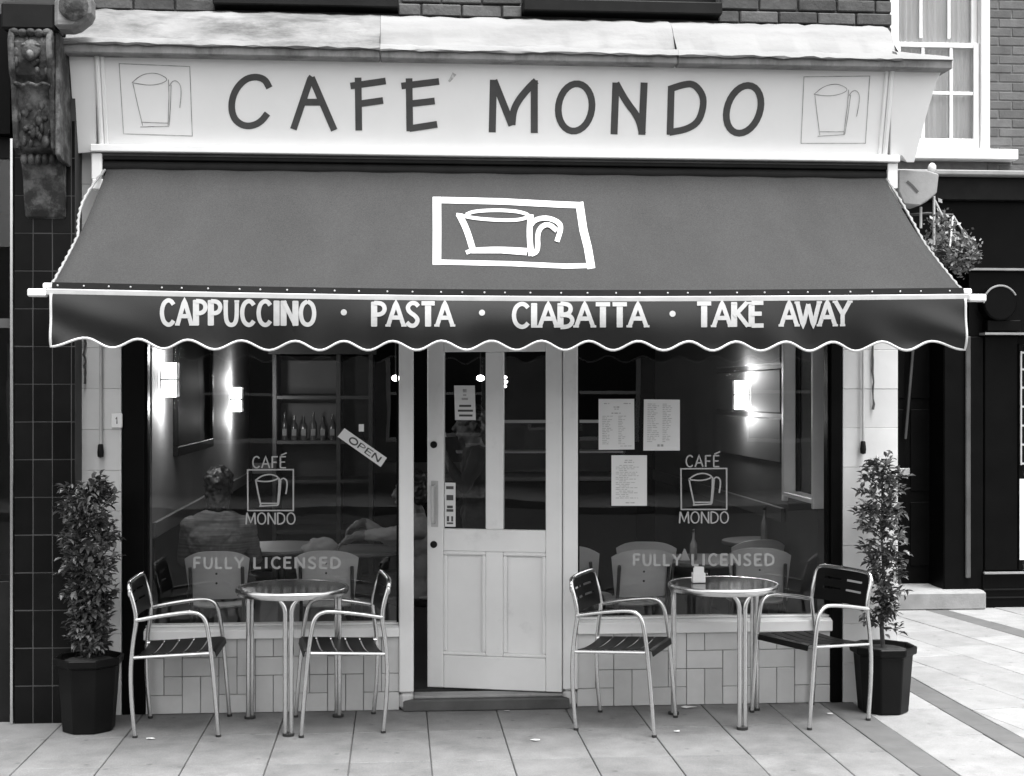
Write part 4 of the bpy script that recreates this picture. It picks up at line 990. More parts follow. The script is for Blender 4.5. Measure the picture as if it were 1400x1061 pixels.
# ------------------------------------------------------------------ potted bay trees
def bay_tree(loc, seed, nleaf, htree, rad, dense, lab, zpot, rpot, bare):
    t = empty('potted_bay_tree', loc, lab, 'potted tree', 'potted bay trees beside the shop front'); rr = random.Random(seed)
    prof = [(.0, .0), (rpot * .80, .0), (rpot * .82, .01), (rpot * .96, zpot - .05), (rpot * .97, zpot - .045), (rpot * 1.08, zpot - .04), (rpot * 1.10, zpot), (rpot * 1.0, zpot + .002), (rpot * .95, zpot - .03), (0, zpot - .035)]
    MB().lathe(prof, n=8, rot=R(22.5)).build('pot', 'pot', t, local=True, bevel=.006)
    m = MB(); m.lathe([(0, zpot - .034), (rpot * .93, zpot - .034), (rpot * .7, zpot - .018), (0, zpot - .012)], n=16); m.build('soil', 'soil', t, local=True, smooth=True)
    z0 = zpot - .02; trunk = MB(); tp = [(rr.uniform(-.008, .008), rr.uniform(-.008, .008), z0 + (htree * .96) * i / 10) for i in range(11)]; tp[0] = (0, 0, z0)
    trunk.tube(tp, [.013 - .0009 * i for i in range(11)], 8); lv = MB(); tw = 90 if dense else 60; ends = []
    for k in range(tw):
        h_ = (k + .5) / tw; h_ = bare + (1 - bare) * h_; i = min(9, int(h_ * 10)); base = Vector(tp[i]).lerp(Vector(tp[i + 1]), h_ * 10 - i)
        a = k * 2.4 + rr.uniform(-.4, .4); prof_r = rad * (.72 + .42 * math.sin(math.pi * min(1, (1 - h_) * 1.15 + .1))) * rr.uniform(.75, 1.05) * (1 if h_ < .95 else .7)
        tip = base + Vector((math.cos(a) * prof_r, math.sin(a) * prof_r, rr.uniform(-.01, .09))); mid = base.lerp(tip, .5) + Vector((0, 0, rr.uniform(-.02, .02)))
        trunk.tube([base, mid, tip], [.004, .003, .0015], 5); ends.append((base, mid, tip))
    trunk.build('trunk', 'bark', t, local=True, smooth=True)
    for k in range(nleaf):
        b, md, tp_ = rr.choice(ends); f_ = rr.uniform(.15, 1.08); p = b.lerp(md, f_ * 2) if f_ < .5 else md.lerp(tp_, f_ * 2 - 1); p = p + Vector((rr.gauss(0, .012), rr.gauss(0, .012), rr.gauss(0, .016)))
        out_ = Vector((p.x, p.y, 0)); out_ = out_.normalized() if out_.length > .01 else Vector((1, 0, 0))
        d_ = (out_ * rr.uniform(.2, 1) + Vector((rr.uniform(-.8, .8), rr.uniform(-.8, .8), rr.uniform(-.55, .85)))).normalized()
        L_ = rr.uniform(.028, .058); wd = L_ * rr.uniform(.40, .55); sidev = d_.cross(Vector((rr.uniform(-.3, .3), rr.uniform(-.3, .3), 1))).normalized(); nn = sidev.cross(d_).normalized()
        c1, c2 = p + d_ * L_ * .35, p + d_ * L_ * .7; up_ = nn * wd * .28; dr_ = nn * -L_ * .12
        vs = [p, c1 + sidev * wd * .5 + up_, c2 + sidev * wd * .40 + up_ + dr_ * .4, p + d_ * L_ + dr_, c2 - sidev * wd * .40 + up_ + dr_ * .4, c1 - sidev * wd * .5 + up_, c1, c2 + dr_ * .3]
        lv.add(vs, [(0, 1, 6), (1, 2, 7, 6), (2, 3, 7), (0, 6, 5), (6, 7, 4, 5), (7, 3, 4)])
    o = lv.build('crown', 'leaf', t, local=True, smooth='all'); tag(o, kind='stuff')
    return t
p1 = G(122, 990); p2 = G(1215, 968)
bay_tree((-1.60, -.33, 0), 5, 3800, .93, .122, True, 'bushy columnar bay tree in a black octagonal pot before the black tiled pillar', .385, .165, .02)
bay_tree((2.675, -.22, 0), 8, 1700, 1.045, .118, False, 'sparse bay tree with visible stem in a black octagonal pot beside the painted pilaster', .362, .168, .10)

# ------------------------------------------------------------------ alarm box and hanging basket at the corner
ab = empty('alarm_box', (XR + .1, -.03, PZ(278)), 'white angular alarm box fixed to the corner of the cafe above the awning end', 'alarm box')
pts = [P(u, v, -.06) for u, v in ((1229, 232), (1268, 233), (1284, 238), (1281, 264), (1268, 275), (1258, 281), (1236, 279), (1229, 262))]
m = MB(); m.prism([(p.x, p.z) for p in pts], 'y', -.06, .10); m.build('case', 'far_stone', ab, bevel=.006)
MB().ribbon([(1240, 248), (1247, 254), (1255, 263)], 4, lambda u, v: P(u, v, -.0625)).build('emblem', 'ink', ab)
q = P(1276, 229, -.0); MB().ball((q.x, .02, q.z), (.024, .024, .03), 12, 8).build('beacon', 'ceramic', ab, smooth=True)
MB().box(XR - .01, XR + .02, .0, .09, PZ(300), PZ(240)).build('back_plate', 'white_paint', ab)
hb = empty('hanging_basket', (PX(1300), .12, PZ(372)), 'hanging basket of trailing pale plants below the white alarm box', 'hanging basket')
hc = P(1303, 345, .12); m = MB()
m.tube([(XR - .02, .12, PZ(288)), (XR + .22, .12, PZ(282)), (hc.x, .12, PZ(284))], .008, 8); m.build('bracket', 'iron', hb, smooth=True)
m = MB()
for a in (0, 2.1, 4.2): m.tube([(hc.x, .12, PZ(285)), (hc.x + .13 * math.cos(a), .12 + .13 * math.sin(a), hc.z + .02)], .006, 6)
m.tube([P(1259, 283, .0), P(1259, 312, .0)], .008, 6); m.tube([P(1277, 268, .0), P(1277, 335, .0)], .008, 6); m.tube([P(1277, 272, .0), P(1288, 294, .0)], .007, 6)
m.build('chain', 'galvanised', hb, smooth=True)
m = MB(); m.lathe([(0, -.07), (.05, -.06), (.085, -.03), (.10, .01), (.09, .01), (.0, .005)], (hc.x, .12, hc.z), 16); m.build('bowl', 'soil', hb, smooth=True)
lv = MB(); rr = random.Random(31); cl = [(P(u, v, .12 + rr.uniform(-.1, .1)), s_) for u, v, s_ in ((1285, 305, .055), (1277, 330, .05), (1290, 335, .06), (1302, 322, .06), (1312, 330, .05), (1322, 345, .05), (1328, 350, .035), (1312, 362, .05), (1305, 350, .05), (1290, 350, .04), (1318, 338, .05))]
for c, s_ in cl:
    for k in range(120):
        p = c + Vector((rr.gauss(0, s_*.6), rr.gauss(0, s_*.7), rr.gauss(0, s_*.6))); d_ = Vector((rr.uniform(-1, 1), rr.uniform(-1, 1), rr.uniform(-.6, 1))).normalized(); L_ = rr.uniform(.018, .04); sv = d_.orthogonal().normalized() * L_ * .3
        sv = Quaternion(d_, rr.uniform(0, 6.28)) @ sv; lv.add([p, p + d_*L_*.5 + sv, p + d_*L_, p + d_*L_*.5 - sv], [(0, 1, 2, 3)])
tag(lv.build('trailing_foliage', 'leaf_pale', hb), kind='stuff')

# ------------------------------------------------------------------ notices on the glass
def sheet(name, px, Y, lab, cat, group, lines):
    q = [P(u, v, Y) for u, v in px]; bk = [p + Vector((0, .0012, 0)) for p in q]
    o = MB().add(q + bk, [(0, 1, 2, 3), (7, 6, 5, 4)] + [(i, 4 + i, 4 + (i + 1) % 4, (i + 1) % 4) for i in range(4)]).build(name, 'paper')
    tag(o, lab, cat, group)
    fm = quad_map(px, lambda u, v: P(u, v, Y - .001)); m = MB(); rr = random.Random(len(lab))
    for t, a, b, wd in lines:
        s_ = a
        while s_ < b - .02:
            e = min(b, s_ + rr.uniform(.05, .14)); m.ribbon([(s_, t), (e, t)], wd, fm); s_ = e + .025
    if lines: tag(m.build('print', 'ink_pale', o), kind='stuff')
    return o
rr = random.Random(2)
def menu_lines(kind):
    L = []
    if kind == 0:
        L = [(.09, .15, .3, .02), (.09, .7, .9, .02), (.16, .42, .58, .025), (.20, .44, .56, .02), (.28, .36, .62, .02)]
        for k in range(17): t = .34 + .034 * k; L += [(t, .10, .10 + rr.uniform(.12, .3), .012), (t, .55, .55 + rr.uniform(.08, .22), .012)]
        L += [(.93, .6, .92, .012)]
    elif kind == 1:
        for k in range(22): t = .09 + .035 * k; L += [(t, .10, .10 + rr.uniform(.1, .34), .012), (t, .52, .52 + rr.uniform(.08, .28), .012)]
        L += [(.90, .38, .58, .045)]
    else:
        L = [(.10, .38, .62, .02), (.14, .36, .64, .02)]
        for k in range(20): t = .2 + .034 * k; L += [(t, .12 + .1 * (k % 3 == 0), .3 + rr.uniform(.1, .5), .012)]
        L += [(.94, .4, .65, .02)]
    return L
SY = PANE_Y - .0045
sheet('menu_sheet', [(818.5, 545.5), (867, 545.5), (867.5, 614.5), (818.5, 615)], SY, 'printed menu sheet with two narrow columns, closest to the door', 'menu', 'menus taped inside the window', menu_lines(0))
sheet('menu_sheet', [(880.5, 546), (929.5, 546.5), (929.5, 616), (879.5, 616)], SY, 'printed menu sheet with dark oval mark near its foot', 'menu', 'menus taped inside the window', menu_lines(1))
sheet('menu_sheet', [(836, 622.5), (884.5, 622.5), (884.5, 691.5), (836, 691.5)], SY, 'printed menu sheet hanging lowest, under the other two menus', 'menu', 'menus taped inside the window', menu_lines(2))
opx = [(471, 585.5), (529, 626), (520.5, 638.5), (461.5, 597)]
osn = sheet('open_sign', opx, SY, 'tilted white OPEN card hanging in the window', 'sign', None, [])
fq = quad_map(opx, lambda u, v: P(u, v, SY - .001)); SER = .07
def omap(e): 
    return lambda u, v: quad_map(opx, lambda a, b: P(a, b, SY - .001 - e))(u, v)
m = MB(); xx = .20
for c in 'OPEN':
    wd = PL[c][0]; k = .165 / .68
    for li, p in enumerate(PL[c][1]):
        q = smooth_line(p, 2) if c in 'OP' and len(p) > 3 else p
        pts = [(xx + a * k, .78 - b * .56) for a, b in q]; vert = len(p) == 2 and abs(p[0][0] - p[1][0]) < .1
        fm = omap(.0002 * li)
        # widths differ along and across the card, so convert to pixels
        conv = lambda s_, t: (471 + 58 * s_ - 9.3 * t, 585.5 + 40.5 * s_ + 12 * t)
        m.ribbon([conv(*t) for t in pts], 2.2 if vert or c in 'ON' else 1.2, lambda u, v, e=.0002 * li: P(u, v, SY - .001 - e))
    xx += wd * k + .028
m.build('lettering', 'ink', osn)
o = MB().tube([P(492, 583, SY), P(500, 605, SY)], .002, 5).build('hanging_string', 'charcoal', osn)
MB().box(*[q for a in ((P(490.5, 0, SY).x, P(497.5, 0, SY).x), (SY - .002, SY), (P(494, 590, SY).z, P(494, 580, SY).z)) for q in a]).build('suction_pad', 'paper', osn)
# sheets on the door glass follow the leaf
def on_door(name, a0, a1, z0, z1, lab, cat, shapes, skew=0.):
    o = MB().add([(DX(a0), -.0045, z0), (DX(a1), -.0045, z0), (DX(a1) - skew, -.0045, z1), (DX(a0) - skew, -.0045, z1), (DX(a0), -.0035, z0), (DX(a1), -.0035, z0), (DX(a1) - skew, -.0035, z1), (DX(a0) - skew, -.0035, z1)],
        [(0,1,2,3), (4,7,6,5), (0,4,5,1), (1,5,6,2), (2,6,7,3), (3,7,4,0)]).build(name, 'paper', None, local=True)
    o.location = (hx, .005, 0); o.rotation_euler = (0, 0, -PHI); tag(o, lab, cat)
    for i, (b0, b1, c0, c1, mm) in enumerate(shapes): MB().box(DX(a0 + (a1 - a0) * b0) - skew * (c0 + c1) / 2, DX(a0 + (a1 - a0) * b1) - skew * (c0 + c1) / 2, -.0052, -.0047, z0 + (z1 - z0) * c0, z0 + (z1 - z0) * c1).build('print', mm, o, local=True)
    return o
# distances a0, a1 are fractions of the leaf width measured from the hinge (left edge first)
on_door('notice', .795, .640, 1.60, 1.795, 'white paper notice with three dark lines taped to the door glass', 'notice', [(.22, .8, .38, .44, 'ink'), (.15, .88, .24, .30, 'ink'), (.2, .85, .10, .16, 'ink'), (.42, .6, .8, .9, 'ink_pale'), (.35, .65, .58, .64, 'ink_pale'), (.42, .58, .70, .75, 'ink_pale')], .006)
on_door('card_sticker', .872, .792, .995, 1.245, 'strip of small payment card stickers at the edge of the door glass', 'sticker', [(.12, .82, .85, .92, 'ink'), (.15, .8, .60, .72, 'ink'), (.15, .8, .34, .40, 'ink'), (.2, .75, .42, .48, 'ink'), (.18, .78, .06, .10, 'ink'), (.18, .4, .12, .24, 'ink'), (.6, .78, .12, .24, 'ink')])

# ------------------------------------------------------------------ inside the cafe
def sconce(loc, facing, lab):
    t = empty('wall_sconce', loc, lab, 'wall lamp', 'lit wall sconces inside the cafe'); t.rotation_euler = (0, 0, 0 if facing > 0 else math.pi)
    MB().box(0.001, .02, -.05, .05, -.06, .06).build('wall_plate', 'iron', t, local=True, bevel=.004)
    n = 14; vs = []
    for k in range(n + 1):
        a = -math.pi / 2 + math.pi * k / n
        for r_ in (.075, .070):
            for z in (-.10, .10): vs.append((.012 + r_ * math.cos(a), r_ * 1.1 * math.sin(a), z))
    fs = []
    for k in range(n):
        q = 4 * k; fs += [(q, q+4, q+5, q+1), (q+2, q+3, q+7, q+6), (q+1, q+5, q+7, q+3), (q, q+2, q+6, q+4)]
    MB().add(vs, fs).build('shade', 'lamp_glass', t, local=True, smooth=True)
    m = MB(); m.tube([(.012 + .09 * math.cos(-math.pi/2 + math.pi * k / 14), .099 * math.sin(-math.pi/2 + math.pi * k / 14), 0) for k in range(15)], .006, 6); m.tube([(.103, 0, -.10), (.103, 0, .10)], .005, 6); m.build('strap', 'iron', t, local=True)
    L_ = bpy.data.lights.new('sconce_bulb', 'POINT'); L_.energy = 3; L_.shadow_soft_size = .05; lo = bpy.data.objects.new('sconce_bulb', L_); C.objects.link(lo); lo.parent = t; lo.location = (.09, 0, .15); lo.hide_render = False
    L2 = bpy.data.objects.new('sconce_bulb', L_); C.objects.link(L2); L2.parent = t; L2.location = (.09, 0, -.15)
    return t
sconce((XI0 + .001, .62, 1.83), 1, 'lit wall sconce on the pale wall, the one next to the front window')
sconce((XI0 + .001, 4.1, 1.70), 1, 'lit wall sconce on the pale wall beyond the dark picture')
sconce((XI1 - .022, 1.9, 1.74), -1, 'lit wall sconce on the boarded wall beyond the menus')
pc = empty('picture', (XI0 + .02, 1.6, 1.35), 'large dark framed picture on the wall between the two sconces', 'picture')
m = MB(); a, b = 1.05, 2.75; m.box(XI0 + .001, XI0 + .035, a, b, 1.36, 1.42); m.box(XI0 + .001, XI0 + .035, a, b, 2.3, 2.36); m.box(XI0 + .001, XI0 + .034, a, a + .06, 1.421, 2.299); m.box(XI0 + .001, XI0 + .034, b - .06, b, 1.421, 2.299)
m.build('frame', 'black_paint', pc, bevel=.004); MB().box(XI0 + .001, XI0 + .012, a + .061, b - .061, 1.421, 2.299).build('canvas', 'charcoal', pc)
# dresser and counter at the back
dx0, dx1, dy = P(372, 0, 4.9).x, P(510, 0, 4.9).x, 4.9
ds = empty('dresser', ((dx0 + dx1) / 2, 5.2, ZF), 'tall dark wooden dresser with shelves against the back wall', 'dresser')
m = MB(); m.box(dx0, dx1, 5.5, 5.55, ZF, 2.1); m.box(dx0, dx0 + .04, dy, 5.499, ZF, 2.1); m.box(dx1 - .04, dx1, dy, 5.499, ZF, 2.1); m.box((dx0 + dx1) / 2 + .12, (dx0 + dx1) / 2 + .16, dy + .002, 5.498, ZF, 2.1); m.build('carcass', 'dresser', ds, bevel=.004)
for z in (.5, .95, 1.3, 1.7): MB().box(dx0 + .041, dx1 - .041, dy + .004, 5.497, z, z + .03).build('shelf', 'dresser', ds)
m = MB(); pts = [(dx0 - .03, 2.1)] + [(dx0 - .03 + (dx1 - dx0 + .06) * i / 40, 2.16 + .05 * abs(math.sin(i * math.pi / 20))) for i in range(41)] + [(dx1 + .03, 2.1)]; m.prism(pts, 'y', dy - .02, dy + .02); m.build('crest', 'dresser', ds)
MB().box(dx0 + .05, dx0 + .62, dy + .3, dy + .34, 1.75, 2.05).build('backing_panel', 'inner_wall', ds); MB().box(dx0 + .05, dx0 + .62, dy + .3, dy + .34, 1.34, 1.66).build('backing_panel', 'inner_wall', ds)
rr = random.Random(77)
for i in range(7):
    h_ = .2 + .06 * rr.random(); x = dx0 + .1 + i * .085; o = empty('bottle', (x, dy + .15, 1.331), ('tall ' if h_ > .23 else 'short ') + 'dark bottle standing in a row on the dresser shelf', 'bottle', 'bottles on the dresser')
    MB().lathe([(0, 0), (.03, 0), (.032, .01), (.032, h_ * .6), (.012, h_ * .75), (.011, h_), (0, h_)], n=12).build('glass_body', 'bottle_glass', o, local=True, smooth=True); MB().box(-.02, .02, -.034, -.0325, .04, .1).build('bottle_label', 'inner_plaster', o, local=True)
ct = empty('counter', (.9, 4.0, ZF), 'long serving counter with pale edge across the back of the cafe', 'counter')
MB().box(.12, 2.0, 3.9, 4.4, ZF, 1.02).build('front', 'inner_dark', ct, bevel=.01); MB().box(.08, 2.04, 3.86, 4.44, 1.022, 1.06).build('worktop', 'dado', ct, bevel=.006)
MB().box(.5, 1.9, 3.9, 3.91, 1.10, 1.5).build('display_glass', 'plain_glass', ct); MB().box(.5, 1.9, 3.89, 3.92, 1.505, 1.53).build('glass_rail', 'galvanised', ct); MB().box(.5, 1.9, 4.0, 4.3, 1.25, 1.265).build('display_shelf', 'galvanised', ct)
# ceiling lamps
for i, (u, v, Y, lab) in enumerate(((541, 517, 2.6, 'small lit ceiling spot lamp seen beside the door post'), (657, 517, 2.6, 'small lit ceiling spot lamp seen above the paper notice'), (690.5, 516, 3.3, 'lit ceiling spot lamp, topmost of three close together'), (691.5, 522, 3.3, 'lit ceiling spot lamp, middle one of three close together'), (690, 528, 3.3, 'lit ceiling spot lamp, lowest of three close together'))):
    p = P(u, v, Y); t = empty('spot_lamp', p, lab, 'ceiling lamp', 'spot lamps inside the cafe'); r_ = .03 if i < 2 else .016
    MB().ball((0, 0, 0), (r_, r_, r_ * .75), 12, 8).build('bulb', 'bulb', t, local=True, smooth=True); MB().tube([(0, 0, r_ * .75), (0, 0, ZC - p.z)], .004, 6).build('stem', 'iron', t, local=True)
# bentwood chairs inside
def room_chair(dark=False):
    t = empty('bentwood_chair', (0, 0, 0)); mm = 'pale_ply'; n = 14; vs = []
    for k in range(n + 1):
        f_ = 2 * k / n - 1; y = .20 * f_; x = -.20 + .05 * f_ * f_ ; zt = .80 - .05 * abs(f_) ** 3; zb_ = .50
        for xx, zz in ((x, zb_), (x - .03, zt), (x - .042, zt), (x - .012, zb_)): vs.append((xx, y * (1 if zz > .6 else .85), zz))
    fs = [(k*4+j, k*4+(j+1) % 4, (k+1)*4+(j+1) % 4, (k+1)*4+j) for k in range(n) for j in range(4)] + [(0,1,2,3), (4*n, 4*n+1, 4*n+2, 4*n+3)]
    bk = MB().add(vs, fs).build('backrest', mm, t, local=True, smooth=True)
    for z in (.60, .66, .72): MB().ball((-.232 + (.72 - z) * .08, 0, z), (.004, .007, .007), 8, 6).build('screw', 'iron', bk, local=True)
    MB().lathe([(0, .435), (.18, .435), (.2, .445), (.2, .455), (0, .458)], n=20).build('seat', mm, t, local=True, smooth=True)
    for sx in (1, -1):
        for sy in (1, -1):
            pts = [(sx * .19, sy * .19, 0), (sx * .16, sy * .16, .44)] + ([(-.19, sy * .16, .52), (-.235, sy * .16, .70)] if sx < 0 else [])
            MB().tube(pts, .011, 8).build('leg', 'iron', t, local=True, smooth=True)
    return t
rc0 = room_chair()
def put(o, u, v_top, Y, rz, lab, sc_=1.0):
    x = PX(u, Y); o.location = (x, Y, ZF); o.rotation_euler = (0, 0, rz); tag(o, lab, 'chair', 'plywood chairs inside the cafe'); o.scale = (sc_,) * 3
SPC = [(302, .72, R(90), 'pale plywood chair the seated guest in the striped shirt sits on'), (450, .70, R(88), 'pale plywood chair with a white jacket hung over it'),
       (885, 1.05, R(78), 'pale plywood chair behind the word FULLY, turned to the window table'), (868, .62, R(95), 'plywood chair closest to the glass behind the word FULLY'), (1018, 1.1, R(105), 'pale plywood chair behind the word LICENSED beyond the window table'), (1035, .64, R(80), 'plywood chair closest to the glass behind the word LICENSED'), (795, .85, R(60), 'plywood chair half hidden behind the right door post'.replace('right ', ''))]
for i, (u, Y, rz, lab) in enumerate(SPC):
    o = rc0 if i == 0 else copy_tree(rc0); put(o, u, 0, Y, rz, lab, .94)
def room_table(u, Y, lab, rad=.32, z=.73):
    t = empty('room_table', (PX(u, Y), Y, ZF), lab, 'table', 'tables inside the cafe')
    MB().lathe([(0, z - .025), (rad - .01, z - .025), (rad, z - .018), (rad, z - .004), (rad - .004, z), (0, z)], n=40).build('table_top', 'dado', t, local=True, smooth=True)
    MB().lathe([(0, 0), (.19, 0), (.19, .012), (.03, .03), (.025, .05), (.025, z - .026), (0, z - .026)], n=20).build('pedestal', 'iron', t, local=True, smooth=True)
    return t
room_table(965, .85, 'round cafe table inside the window with menus', .30, .64); room_table(385, 1.25, 'round cafe table inside in front of the seated guest', .34, .70); 
def cruet(u, Y, z, h_, lab, mm):
    t = empty('condiment_bottle', (PX(u, Y), Y, z), lab, 'bottle', 'bottles on the cafe tables'); MB().lathe([(0, 0), (.022, 0), (.024, .01), (.024, h_ * .55), (.009, h_ * .75), (.009, h_ * .97), (0, h_)], n=14).build('glass_body', mm, t, local=True, smooth=True)
    MB().lathe([(0, 0), (.011, 0), (.011, .018), (0, .02)], (0, 0, h_), 10).build('cap', 'iron', t, local=True)
cruet(948, .80, ZF + .642, .17, 'pale slim oil bottle on the table inside the window', 'table_glass'); cruet(1045, 1.35, ZF + .70, .2, 'slim bottle standing on the far table beyond the pale chair', 'table_glass')
room_table(1045, 1.35, 'round cafe table beyond the pale chairs inside the cafe', .28, .70)
t = empty('napkin_stack', (PX(936, .78), .78, ZF + .642), 'little folded napkin beside the oil bottle', 'napkin'); MB().prism([(-.03, 0), (.03, 0), (.0, .07)], 'y', -.02, .02).build('fold', 'paper', t, local=True)
# white jacket over the second chair
# ------------------------------------------------------------------ people inside
def bake(mb, name, mats, assign, voxel=.008, fold=None):
    o = bpy.data.objects.new('tmp', mb.mesh('tmp', 'skin')); C.objects.link(o)
    r_ = o.modifiers.new('r', 'REMESH'); r_.mode = 'VOXEL'; r_.voxel_size = voxel
    s_ = o.modifiers.new('s', 'SMOOTH'); s_.iterations = 4; s_.factor = .5
    if fold:
        tx = bpy.data.textures.new('folds', 'CLOUDS'); tx.noise_scale = fold[1]; d_ = o.modifiers.new('d', 'DISPLACE'); d_.texture = tx; d_.strength = fold[0]; d_.mid_level = .5; d_.texture_coords = 'GLOBAL'
    dg = bpy.context.evaluated_depsgraph_get(); me = bpy.data.meshes.new_from_object(o.evaluated_get(dg)); bpy.data.objects.remove(o)
    me.name = name; me.materials.clear()
    for q in mats: me.materials.append(MATS[q])
    for p_ in me.polygons: p_.material_index = assign(p_.center); p_.use_smooth = True
    return me
def hand(m, wrist, d_, up_, s_=1.):
    d_ = d_.normalized(); side = d_.cross(up_).normalized(); up_ = side.cross(d_)
    pc_ = wrist + d_ * .045; m.ball(wrist + d_ * .05, (.028, .028, .028), 10, 8); m.limb([wrist, wrist + d_ * .04 + side * .018, wrist + d_ * .085 + side * .022], [.024, .022, .018]); m.limb([wrist, wrist + d_ * .04 - side * .018, wrist + d_ * .085 - side * .022], [.024, .022, .018])
    for k, L_ in enumerate((.062, .074, .070, .056)):
        b = wrist + d_ * .088 + side * (.030 - .020 * k); m.limb([b, b + d_ * L_ * .5 - up_ * .008, b + d_ * L_ * .85 - up_ * .03], [.0095, .0088, .0078], 8)
    b = wrist + d_ * .03 + side * .026; m.limb([b, b + d_ * .03 + side * .026 - up_ * .01, b + d_ * .06 + side * .034 - up_ * .02], [.012, .0105, .009], 8)
def head(m, c, f, tilt=0.):
    """c: centre of the skull, f: facing direction"""
    f = f.normalized(); sd_ = Vector((-f.y, f.x, 0)); M = Matrix((f, sd_, Vector((0, 0, 1)))).transposed()
    q = lambda a, b, z: c + M @ Vector((a, b, z))
    m.ball(c + M @ Vector((-.012, 0, .022)), (.098, .076, .096), 18, 14, M); m.ball(q(.028, 0, -.04), (.062, .058, .078), 16, 12, M); m.ball(q(.062, 0, -.10), (.022, .026, .022), 10, 8, M)
    m.limb([q(.085, 0, .012), q(.108, 0, -.028)], [.010, .016], 10); m.limb([q(.086, -.022, -.066), q(.091, 0, -.068), q(.086, .022, -.066)], [.007, .010, .007], 8)
    for s_ in (1, -1): m.ball(q(-.005, s_ * .078, -.012), (.018, .009, .032), 10, 8, M); m.ball(q(.072, s_ * .032, .008), (.016, .018, .011), 8, 6, M); m.limb([q(.086, s_ * .015, .034), q(.078, s_ * .05, .036)], [.009, .007], 8)
    return q
def hair_cap(c, f, parent, length=.0, mname='hair'):
    f = f.normalized(); sd_ = Vector((-f.y, f.x, 0)); M = Matrix((f, sd_, Vector((0, 0, 1)))).transposed(); m = MB(); rr = random.Random(4)
    m.ball(c + M @ Vector((-.022, 0, .036)), (.100, .084, .096), 20, 14, M); m.ball(c + M @ Vector((-.05, 0, -.02 - length / 2)), (.06, .078, .075 + length / 2), 16, 10, M)
    for k in range(60):
        a, b = rr.uniform(.6, 5.7), rr.uniform(.05, 1.3); v = Vector((-.022 + .1 * math.cos(a) * math.sin(b), .084 * math.sin(a) * math.sin(b), .036 + .094 * math.cos(b)))
        m.ball(c + M @ v, (.014, .014, .008), 6, 4, M)
    o = bpy.data.objects.new('hair', bake(m, 'hair', [mname], lambda p: 0, .007, (.03, .03))); C.objects.link(o); o.parent = parent; return o
def person(name_loc, lab, parts, assign, mats, hc_, hf, hair_len=0.):
    m = MB(); parts(m); me = bake(m, 'person_body', mats, assign, .0075, (.022, .055))
    t = empty('person', name_loc, lab, 'person'); o = bpy.data.objects.new('body', me); C.objects.link(o); o.parent = t; o.location = -Vector(name_loc)
    h_ = hair_cap(hc_, hf, t, hair_len); h_.location = -Vector(name_loc); return t
# white jacket thrown over the second chair
p = Vector((PX(440, .70), .665, ZF)); m = MB(); rr = random.Random(6)
for k in range(26):
    f_ = rr.uniform(-1, 1); t_ = rr.uniform(-1, 1)
    m.ball(p + Vector((.085 * f_, .03 * t_, .755 + .035 * (1 - f_ * f_) - .05 * abs(t_) + rr.uniform(-.012, .012))), (rr.uniform(.03, .055), rr.uniform(.014, .026), rr.uniform(.02, .04)), 12, 8, Matrix.Rotation(rr.uniform(-.6, .6), 3, 'Y'))
jk = bpy.data.objects.new('jacket', bake(m, 'jacket', ['shirt_white'], lambda q: 0, .008)); C.objects.link(jk); tag(jk, 'crumpled white jacket hung over the back of a plywood chair', 'jacket')
V = Vector
# guest with back to the window
gx, gy = PX(297, .80), .80
def guest(m):
    b = V((gx, gy, ZF)); hp = b + V((0, .0, .48))
    m.ball(hp, (.17, .13, .11), 18, 12); m.ball(b + V((0, .02, .62)), (.165, .115, .15), 18, 12); m.ball(b + V((0, .03, .78)), (.185, .12, .16), 18, 12); m.ball(b + V((0, .035, .88)), (.17, .095, .10), 18, 12)
    m.limb([b + V((0, .04, .95)), b + V((0, .055, 1.04))], [.06, .052]); head(m, b + V((.005, .075, 1.10)), V((.15, 1, 0)))
    for s_ in (1, -1):
        sh = b + V((s_ * .165, .04, .87)); el = b + V((s_ * .215, .13, .66)); wr = b + V((s_ * .13, .36, .735)); m.limb([sh, sh.lerp(el, .5), el], [.062, .052, .044]); m.limb([el, el.lerp(wr, .4), wr], [.044, .040, .028]); hand(m, wr, V((-s_ * .5, 1, 0)), V((0, 0, 1)))
        hip = hp + V((s_ * .09, .02, -.01)); kn = b + V((s_ * .13, .44, .47)); an = b + V((s_ * .12, .40, .09)); m.limb([hip, hip.lerp(kn, .5), kn], [.095, .08, .06]); m.limb([kn, kn.lerp(an, .35), an], [.06, .058, .04]); m.limb([an - V((0, .03, .045)), an + V((0, .17, -.055))], [.042, .034])
def g_as(p):
    z = p.z - ZF; y = p.y - gy
    if z > .985 and abs(p.x - gx) < .14: return 0
    if y > .34 and z > .66: return 0
    if z < .46 or (y > .1 and z < .58): return 2
    return 1
person((gx, gy, ZF), 'seated guest in a pale striped shirt with back to the window', guest, g_as, ['skin', 'shirt_pale', 'trousers'], V((gx + .005, gy + .075, ZF + 1.10)), V((.15, 1, 0)), .10)
